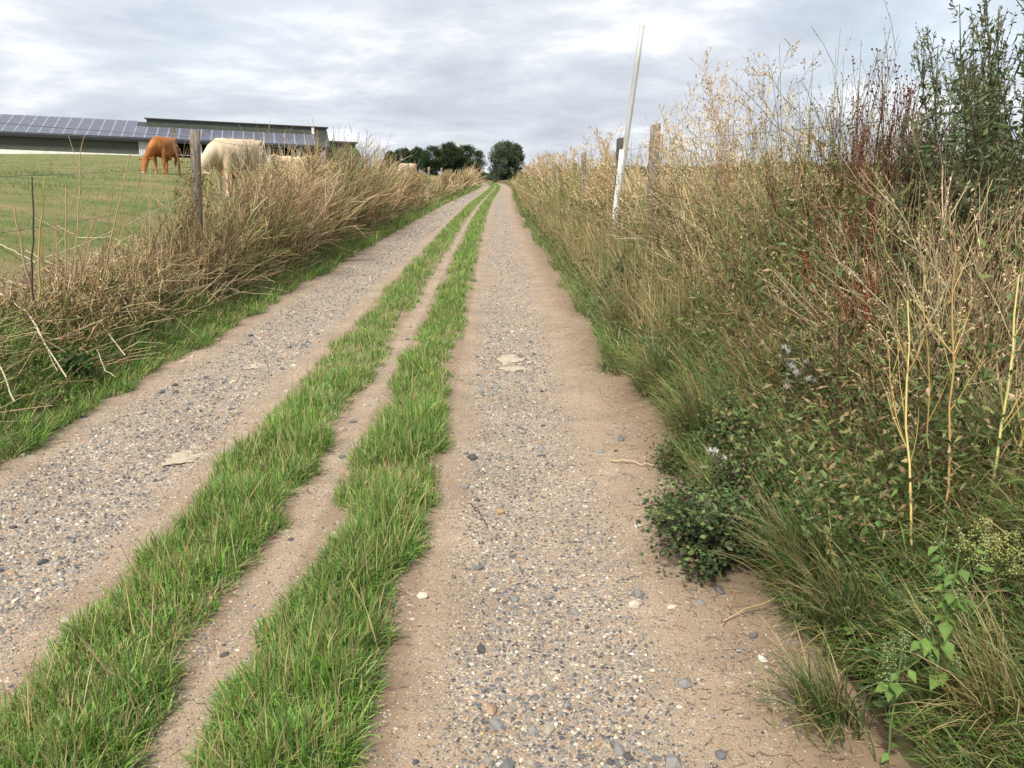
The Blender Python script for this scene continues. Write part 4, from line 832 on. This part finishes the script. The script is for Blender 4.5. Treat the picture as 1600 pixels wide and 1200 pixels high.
# dark red stem with drooping leaves
b = root_at(1300, 770); T = top_at(b, 1312, 500, .1); sv, lv = VB(), VB(); P = shoot(1, T, 0, 0, 6, .02, 0); sv.tubes(P, .006, .003, (.09, .035, .03), 5); Bp, _ = branch(P, 16, .45, 1, .9, .22, 2, .0, .1); sv.tubes(Bp, .0018, .001, (.1, .05, .03))
p, d = pts_on(Bp, 5, .3, 1); lv.leaves(p, rng.normal(0, .5, p.shape) + np.array([0, 0, -.8]), .045, .016, pick([(.10, .12, .04), (.15, .14, .06), (.07, .09, .035)], len(p)))
mk('drooping_weed', 'dark red stemmed weed with drooping dull green leaves', 'weed', b, [('stem', sv, M_DRY), ('leaves', lv, M_LEAF)])
# wild carrot seed heads
def carrot(T, R, cols):
    sv, hv = VB(), VB(); P = shoot(1, T, 0, 0, 5, .02, 0); sv.tubes(P, .0026, .0016, (.42, .30, .16), 4); n_ = 34; az = rng.uniform(0, 6.3, n_); Rd = stems(np.repeat(P[:, -1], n_, 0), az, np.full(n_, 1.0), np.full(n_, -2.3), R * 2.0 * rng.uniform(.75, 1.1, n_), 4, .05); hv.tubes(Rd, .0012, .0007, pick(cols, n_))
    p, d = pts_on(Rd, 9, .55, 1); hv.leaves(p, d + rng.normal(0, .6, p.shape), .009, .005, pick(cols, len(p))); return [('stem', sv, M_DRY), ('seed_head', hv, M_DRY)]
TCH = [(.42, .22, .10), (.50, .30, .15), (.33, .16, .07)]
for px0, py0, px, py, R, lab in ((1252, 665, 1205, 590, .028, 'large curled wild carrot head, furthest out over the verge grass'), (1215, 720, 1171, 655, .016, 'small closed wild carrot head below the large one'), (1290, 790, 1252, 748, .016, 'wild carrot head low above the bramble'), (1235, 830, 1196, 792, .015, 'lowest wild carrot head at the bramble edge'), (1085, 540, 1057, 470, .02, 'rusty wild carrot head in the long grass near the pole')):
    b = root_at(px0, py0); mk('wild_carrot', lab, 'wild carrot', b, carrot(top_at(b, px, py, -.05), R, TCH), 'wild carrot seed heads on the right verge')
# thistles with white down
def thistle(T, n_tuft):
    sv, lv, fv = VB(), VB(), VB(); P = shoot(3, T, .02, .05, 5, .04, .2); sv.tubes(P, .0032, .0018, (.17, .15, .09), 4); Bp, _ = branch(P, 5, .45, .98, .6, .25, 2, .1, .1); sv.tubes(Bp, .0015, .001, (.18, .16, .1))
    p, d = pts_on(P, 26, .1, .95); lv.leaves(p, rng.normal(0, .7, p.shape), rng.uniform(.03, .07, len(p)), .016, pick([(.10, .125, .06), (.15, .16, .09), (.07, .09, .04)], len(p)))
    tips = np.concatenate([P[:, -1], Bp[:, -1]])[:n_tuft]; k = 70; p = tips.repeat(k, 0) + rng.normal(0, .006, (len(tips) * k, 3)); fv.leaves(p, rng.normal(size=p.shape) + np.array([0, 0, .5]), rng.uniform(.007, .017, len(p)), .0025, pick([(.70, .70, .67), (.64, .64, .62)], len(p), None, .1, .02)); return [('stem', sv, M_DRY), ('leaves', lv, M_LEAF), ('white_down', fv, M_LEAF)]
for px0, py0, px, py, nt_, lab in ((1245, 690, 1226, 542, 6, 'thistle with white fluffy seed down above the carrot head'), (1290, 680, 1275, 545, 4, 'second downy thistle with fewer white tufts'), (1262, 700, 1244, 582, 4, 'shorter downy thistle between the taller two'), (1130, 800, 1118, 706, 3, 'faded thistle poking out of the bramble')):
    b = root_at(px0, py0); mk('thistle', lab, 'thistle', b, thistle(top_at(b, px, py), nt_), 'downy thistles on the right verge')
# bramble mound
def leafy_mound(rx, ry, h, n_, cols, L, seed):
    sv, lv = VB(), VB(); k = 46; az = rng.uniform(0, 6.3, k); P = stems(rng.normal(0, .05, (k, 3)) * np.array([1, 1, 0]), az, rng.uniform(.1, .7, k), rng.uniform(.6, 1.8, k), h * 1.5 * rng.uniform(.6, 1.1, k), 5, .1); P[:, :, 0] *= .75 * rx / h; P[:, :, 1] *= .75 * ry / h; sv.tubes(P, .0026, .0012, pick([(.12, .06, .04), (.10, .11, .04)], k), 4)
    p, d = pts_on(P, n_ // k, .2, 1); q = p + rng.normal(0, .03, p.shape); q[:, 2] = np.maximum(q[:, 2], .01)
    lv.leaves(q, rng.normal(size=p.shape) * np.array([1, 1, .5]) + np.array([-.2, -.2, .1]), L * rng.uniform(.5, 1.3, len(p)), L * .62, pick(cols, len(p), None, .35)); return [('stem', sv, M_DRY), ('leaves', lv, M_LEAF)]
BRM = [(.05, .08, .03), (.075, .115, .04), (.10, .15, .055), (.04, .06, .028), (.15, .20, .075), (.12, .09, .06)]
for px, py, rx, ry, h, n_, L, lab in ((1105, 885, .27, .26, .36, 3600, .03, 'dark green bramble mound spilling onto the right wheel track'), (1060, 830, .14, .16, .2, 1000, .024, 'low lighter green weed at the track edge beside the bramble'), (1165, 800, .2, .2, .3, 1300, .028, 'leafy weed merging into the tussock behind the bramble'), (1150, 720, .2, .2, .34, 1300, .027, 'leafy weed standing just above the bramble'), (1050, 740, .12, .14, .2, 700, .022, 'small leafy weed at the track edge above the bramble')):
    b = root_at(px, py); mk('bramble', lab, 'bramble', b, leafy_mound(rx, ry, h, n_, BRM if L > .025 else [(.08, .13, .04), (.11, .165, .05), (.06, .10, .03)], L, 5))
# goosefoot with single leaves
def leaf_mesh(name, cols):
    o_ = [(0, 0), (.12, .03), (.28, .20), (.42, .30), (.55, .24), (.75, .13), (1, 0)]; V = []; C = []
    for i, (x, wd) in enumerate(o_):
        zc_ = -.25 * x * x; 
        V += [(x, 0, zc_), (x, wd, zc_ + .25 * wd), (x, -wd, zc_ + .25 * wd)]; C += [tuple(np.array(cols) * 1.15), cols, cols]
    q = [];
    for i in range(len(o_) - 1): a = 3 * i; q += [(a, a + 3, a + 4, a + 1), (a, a + 2, a + 5, a + 3)]
    vb_ = VB(); vb_.add(np.array(V), np.array(C), q); return vb_.mesh(name, M_LEAF, True)
GL = [leaf_mesh('leaf', c) for c in ((.12, .20, .045), (.145, .235, .055), (.10, .175, .045))]
def goosefoot(label, b, T, nl, size):
    e = empty('goosefoot_plant', tuple(b), 0, label, 'goosefoot'); sv, fv = VB(), VB(); P = shoot(1, T, 0, 0, 6, .015, 0); sv.tubes(P, .0042, .002, (.16, .24, .08), 6)
    Bp, _ = branch(P, 9, .25, .9, .7, .28, 3, .18, .05); sv.tubes(Bp, .0018, .001, (.15, .23, .08), 4); st = sv.build('stem', M_LEAF, e)
    allp = [P] * 2 + [Bp] * 3
    for k in range(nl):
        src = P if k % 3 == 0 else Bp; i = random.randrange(len(src)); p, d = along(src, np.array([i]), np.array([random.uniform(.12, .92)])); o = mesh_obj('leaf', GL[k % 3], e)
        sz = size * random.uniform(.55, 1.15) * (1.1 - .5 * p[0, 2] / T[2]); o.location = p[0]; o.scale = (sz,) * 3
        o.rotation_euler = (random.uniform(-.5, .5), random.uniform(-.15, .65), math.atan2(d[0, 1], d[0, 0]) + random.uniform(-1.4, 1.4) if k % 3 else random.uniform(0, 6.3))
    tips = np.concatenate([P[:, -1], Bp[:, -1]]); k = 16; p = tips.repeat(k, 0) + rng.normal(0, .008, (len(tips) * k, 3)) * np.array([1, 1, 1.8]); fv.blobs(p, .0032, pick([(.22, .30, .13), (.28, .34, .17)], len(p))); fv.build('flower_spikes', M_LEAF, e)['kind'] = 'stuff'; return e
b = root_at(1432, 1170); goosefoot('leafy green goosefoot weed standing at the near right corner', b, top_at(b, 1500, 850, -.02), 70, .068)
b = root_at(1385, 1195); goosefoot('lower goosefoot shoot at the foot of the tall one', b, top_at(b, 1410, 1000, -.02), 30, .06)
# yellow green flowering weed
def bloom(T, nst, cols):
    sv, fv, lv = VB(), VB(), VB(); P = shoot(nst, T, .02, .06, 5, .03, .2); sv.tubes(P, .0022, .001, (.2, .22, .08), 4); Bp, _ = branch(P, 8, .5, 1, .6, .25, 2, .2, .1); sv.tubes(Bp, .001, .0006, (.25, .25, .1)); p, d = pts_on(Bp, 12, .3, 1.05); fv.blobs(p + rng.normal(0, .004, p.shape), .0036, pick(cols, len(p)))
    p, d = pts_on(P, 14, .1, .8); lv.leaves(p, d + rng.normal(0, .6, p.shape), .035, .009, pick([(.12, .18, .05), (.16, .21, .07)], len(p))); return [('stem', sv, M_LEAF), ('flower_heads', fv, M_LEAF), ('leaves', lv, M_LEAF)]
b = root_at(1560, 960); mk('flowering_weed', 'bushy yellow green flowering weed behind the goosefoot', 'weed', b, bloom(top_at(b, 1545, 820), 8, [(.42, .40, .15), (.32, .36, .12)]))
for px0, py0, px, py, lab in ((1040, 470, 1062, 318, 'pale yellow green plume weed behind the long grass'), (1180, 440, 1190, 325, 'yellow green plume weed in the middle of the brown thicket')):
    b = root_at(px0, py0); mk('flowering_weed', lab, 'weed', b, bloom(top_at(b, px, py), 4, [(.30, .27, .10), (.36, .32, .13)]))
b = root_at(945, 500); mk('fern_weed', 'fresh bright green feathery weed in the right verge', 'weed', b, mugwort(top_at(b, 975, 395), 3, 10))
# grass tussocks
def tussock(n_, L, cols, az0=None, sp=1.0, W=.005, bend=1.5):
    vb_ = VB(); az = rng.uniform(0, 6.3, n_) if az0 is None else rng.normal(az0, sp, n_); c = pick(cols, n_); vb_.blades(rng.normal(0, .05, (n_, 3)) * np.array([1, 1, 0]), az, np.abs(rng.normal(.2, .25, n_)), rng.uniform(.3, bend, n_), L * rng.uniform(.5, 1.15, n_), W, c, np.where((rng.random(n_) < .35)[:, None], pick(STRAW, n_), c), 5); return [('blades', vb_, M_GRASS)]
VG = [(.07, .13, .035), (.09, .16, .045), (.12, .17, .05), (.35, .28, .13), (.055, .10, .03)]
for px, py, L, n_, az0, cols, lab in ((1265, 930, .5, 420, math.pi, VG, 'big arching grass tussock right of the bramble'), (1330, 1000, .45, 320, 3.5, VG, 'grass tussock between the bramble tussock and the goosefoot'), (1570, 1150, .45, 300, 3.3, [(.30, .30, .11), (.40, .33, .15), (.14, .18, .05)], 'yellowing arching grass tussock in the near right corner'),
        (1040, 620, .5, 380, math.pi, VG, 'grass tussock in the verge below the rusty carrot head'), (1100, 690, .5, 380, 3.3, VG, 'grass tussock in the verge above the bramble'), (985, 520, .5, 340, math.pi, VG, 'grass tussock beside the feathery green weed'), (1300, 1130, .3, 260, 3.4, VG, 'short dark grass tussock at the track edge near the goosefoot'), (1590, 760, .5, 260, None, VG, 'upright grass tuft under the thick yellow stalk')):
    b = root_at(px, py); mk('grass_tussock', lab, 'grass', b, tussock(n_, L, cols, az0, .8), 'grass tussocks on the right verge')
# ------------------------------------------------------------------ left: stalks
def P3(px, py, Y): return np.array([px_x(px, Y, py), Y, zpx(py, Y)])
def stalk(name, label, pts, r0, r1, col, forks=(), group=None):
    pts = [np.array(p, float) for p in pts]; b = pts[0]; vb_ = VB(); Q = []
    for a, c in zip(pts[:-1], pts[1:]):
        for k in range(4): Q.append(a + (c - a) * k / 4 + rng.normal(0, .006, 3) * (len(Q) > 0))
    Q.append(pts[-1]); vb_.tubes(np.array(Q)[None] - b, r0, r1, col, 5); parts = [('stem', vb_, M_DRY)]
    if forks:
        fv = VB()
        for f in forks: fv.tubes(np.array([f])[:, :, :] - b, r1 * .9, r1 * .5, col, 4)
        parts.append(('fork', fv, M_DRY))
    return mk(name, label, 'stalk', b, parts, group)
def lY(px, s=-3.45): return -s * F / (771 - px)
for px0, py0, pm_, px1, py1, r, col, lab in ((62, 520, (42, 420), 22, 322, .0075, (.40, .29, .19), 'bent pale stalk nearest the left frame edge'), (52, 470, (50, 380), 50, 276, .006, (.09, .06, .05), 'dark charred looking upright stalk at the left'),
        (60, 470, (63, 380), 70, 276, .006, (.48, .36, .14), 'yellowish upright stalk beside the dark one'), (96, 520, (104, 400), 103, 290, .0055, (.44, .33, .21), 'pale upright stalk right of the yellowish one'), (94, 470, (88, 400), 87, 300, .004, (.40, .28, .16), 'thin tan stalk left of the pale upright one'),
        (160, 440, (185, 330), 203, 240, .0055, (.46, .33, .20), 'tall tan stalk leaning right, left of the russet cow'), (205, 430, (228, 340), 245, 262, .0045, (.44, .32, .19), 'straw stalk rising in front of the russet cow'), (140, 470, (165, 380), 176, 290, .004, (.36, .24, .14), 'slender brown stalk under the barn'), (215, 470, (240, 380), 262, 330, .004, (.12, .07, .05), 'dark slanting stalk in the tangle')):
    Y = lY(px0); stalk('dead_stalk', lab, [P3(px0, py0, Y), P3(*pm_, Y), P3(px1, py1, Y)], r * 1.35, r * .8, col, group='upright dead stalks at the left')
Y = lY(121); tp = P3(125, 242, Y)
stalk('dead_stalk', 'tall forked straw stalk standing in front of the barn wall', [P3(116, 470, Y), P3(121, 360, Y), tp], .006, .004, (.46, .34, .21), [[P3(124, 262, Y), P3(116, 240, Y), P3(107, 212, Y)], [tp, P3(128, 225, Y), P3(133, 209, Y)], [P3(123, 275, Y), P3(117, 262, Y), P3(110, 250, Y)]], 'upright dead stalks at the left')
def G3(px, py, up=.03): X, Y_ = ground_px(px, py); return np.array([X, Y_, float(zt(X, Y_)) + up])
FALL = (((50, 535), (160, 500), (300, 412), .2, .005, 'long pale fallen stalk sweeping up into the left tangle'), ((125, 522), (215, 480), (380, 425), .2, .0055, 'pale fallen stalk lying just below the longest one'), ((110, 530), (215, 488), (315, 462), .12, .004, 'thin forked fallen stalk over the left verge grass'),
        ((6, 566), (60, 600), (110, 628), .05, .006, 'thick pale stick lying on the verge at the left edge'), ((92, 532), (140, 560), (200, 588), .05, .005, 'broken stick lying across the green leafy weed'), ((28, 555), (110, 558), (192, 570), .05, .004, 'thin pale stick lying level behind the leafy weed'),
        ((45, 690), (85, 660), (115, 625), .04, .003, 'small brown twig bent at the track edge'), ((155, 590), (170, 605), (186, 622), .04, .003, 'short twig stub at the track edge right of the leafy weed'), ((165, 525), (195, 540), (215, 558), .06, .004, 'short pale twig in the verge grass'), ((0, 634), (15, 650), (30, 668), .04, .005, 'short stub of stalk low at the left frame edge'))
for a, m_, c, up, r, lab in FALL:
    stalk('fallen_stalk', lab, [G3(*a, .07), G3(*m_, up * .7 + .1), G3(*c, up + .12)], r * 1.5, r * .9, (.60, .50, .35) if 'brown' not in lab else (.24, .16, .10), group='fallen stalks on the left verge')
for a, m_, c, r, col, lab in (((835, 578), (875, 562), (915, 545), .0035, (.52, .42, .25), 'long straw stem lying out over the right wheel track'), ((953, 722), (990, 727), (1030, 733), .005, (.55, .43, .26), 'pale seed head stem lying at the right track edge'), ((735, 790), (747, 808), (760, 828), .003, (.10, .06, .05), 'dark curved twig on the right wheel track'),
        ((1130, 975), (1210, 955), (1290, 935), .0025, (.50, .36, .18), 'long straw blade reaching over the track below the bramble')):
    stalk('straw_stem', lab, [G3(*a, .012), G3(*m_, .05 if r < .004 else .02), G3(*c, .12 if col[0] > .2 and r < .004 else .02)], r, r * .6, col)
# leafy weed and dandelion
b = root_at(118, 612); mk('leafy_weed', 'dark green leafy weed among the fallen sticks', 'weed', b, leafy_mound(.16, .14, .17, 700, [(.06, .12, .035), (.085, .165, .045), (.045, .09, .035), (.13, .22, .05)], .045, 4))
b = root_at(30, 600); mk('leafy_weed', 'bright green low weed at the left frame edge', 'weed', b, leafy_mound(.2, .2, .12, 700, [(.10, .19, .035), (.14, .24, .045), (.075, .14, .03)], .035, 4))
b = root_at(676, 606); sv, fv = VB(), VB(); sv.tubes(np.array([[[0, 0, 0], [.005, 0, .06], [0, 0, .115]]]), .0016, .0014, (.2, .28, .08), 4); n = 60; az = rng.uniform(0, 6.3, n); fv.blades(np.repeat([[0, 0, .113]], n, 0), az, rng.uniform(.3, 1.4, n), .3, .013, .004, (.75, .52, .03), None, 2)
mk('dandelion', 'single yellow dandelion in the right grass strip', 'dandelion', b, [('stem', sv, M_LEAF), ('flower', fv, M_LEAF)])
# ------------------------------------------------------------------ more loose stalks, climber on the post, litter
for i in range(24):
    px0, py0 = random.uniform(5, 330), random.uniform(0, 1); py0 = 470 + 130 * py0 - .28 * px0; dx, dy = random.uniform(40, 130) * random.choice((1, 1, -1)), random.uniform(-50, 45)
    try: q_ = [G3(px0, py0, .06), G3(px0 + dx * .5, py0 + dy * .5, random.uniform(.06, .2)), G3(px0 + dx, py0 + dy, random.uniform(.05, .3))]
    except Exception: continue
    if max(abs(q_[0] - q_[2])) < 1.6: stalk('fallen_stalk', 'one of the pale broken stalks heaped on the left verge', q_, random.uniform(.004, .007), .003, tuple(pick([(.60, .50, .35), (.52, .41, .27), (.44, .33, .21)], 1)[0]), group='pale broken stalks heaped at the left')
for i in range(26):
    px0 = random.uniform(70, 300); Y = lY(px0, random.uniform(-3.75, -3.3)); py0 = 470 - .2 * px0; hgt_ = random.uniform(90, 190); dx = random.uniform(-15, 60)
    stalk('dead_stalk', 'one of many thin straw stalks bristling at the left fence', [P3(px0, py0, Y), P3(px0 + dx * .3, py0 - hgt_ * .5, Y), P3(px0 + dx, py0 - hgt_, Y)], .0042, .002, tuple(pick([(.50, .37, .21), (.42, .29, .16), (.34, .21, .12), (.46, .36, .16)], 1)[0]), group='thin straw stalks at the left fence')
b = np.array([SFL + float(xc(9.3)) + .06, 9.12, float(zt(SFL + float(xc(9.3)), 9.25))]); sv, lv = VB(), VB(); k = 26; P = shoot(k, (.08, .02, 1.6), .17, .13, 6, .05, .6); sv.tubes(P, .0045, .0022, pick(TAN + BROWN, k), 4); Bp, _ = branch(P, 7, .2, .98, .7, .16, 2, .1, .1); sv.tubes(Bp, .002, .0012, (.3, .2, .11))
p, d = pts_on(Bp, 4, .3, 1); lv.leaves(p, rng.normal(size=p.shape), rng.uniform(.02, .05, len(p)), .02, pick(OLIVE + [(.06, .07, .03), (.3, .22, .12)], len(p)))
mk('climbing_weed', 'withered climbing weed wrapped round the nearest fence post', 'weed', b, [('stem', sv, M_DRY), ('leaves', lv, M_LEAF)])
vb = VB(); n = 3800; Y = ydist(n, 1.4, 16, .6); side = rng.random(n); s = np.where(side < .45, .55 + .55 * rng.random(n) ** .7, np.where(side < .75, -2.9 + .6 * rng.random(n) ** 1.5, rng.uniform(-1.6, -.2, n))); X = s + xc(Y)
P = stems(np.stack([X, Y, zt(X, Y) + .006], 1), rng.uniform(0, 6.3, n), rng.uniform(1.35, 1.6, n), rng.uniform(-.1, .1, n), rng.uniform(.008, .045, n), 2, .2); vb.tubes(P, .0011 * (1 + .08 * Y), .0007 * (1 + .08 * Y), pick([(.42, .32, .19), (.30, .20, .12), (.16, .10, .07), (.5, .4, .26)], n))
tag(vb.build('straw_litter', M_DRY), 'bits of straw and stem scattered along the track edges', 'litter', kind='stuff')
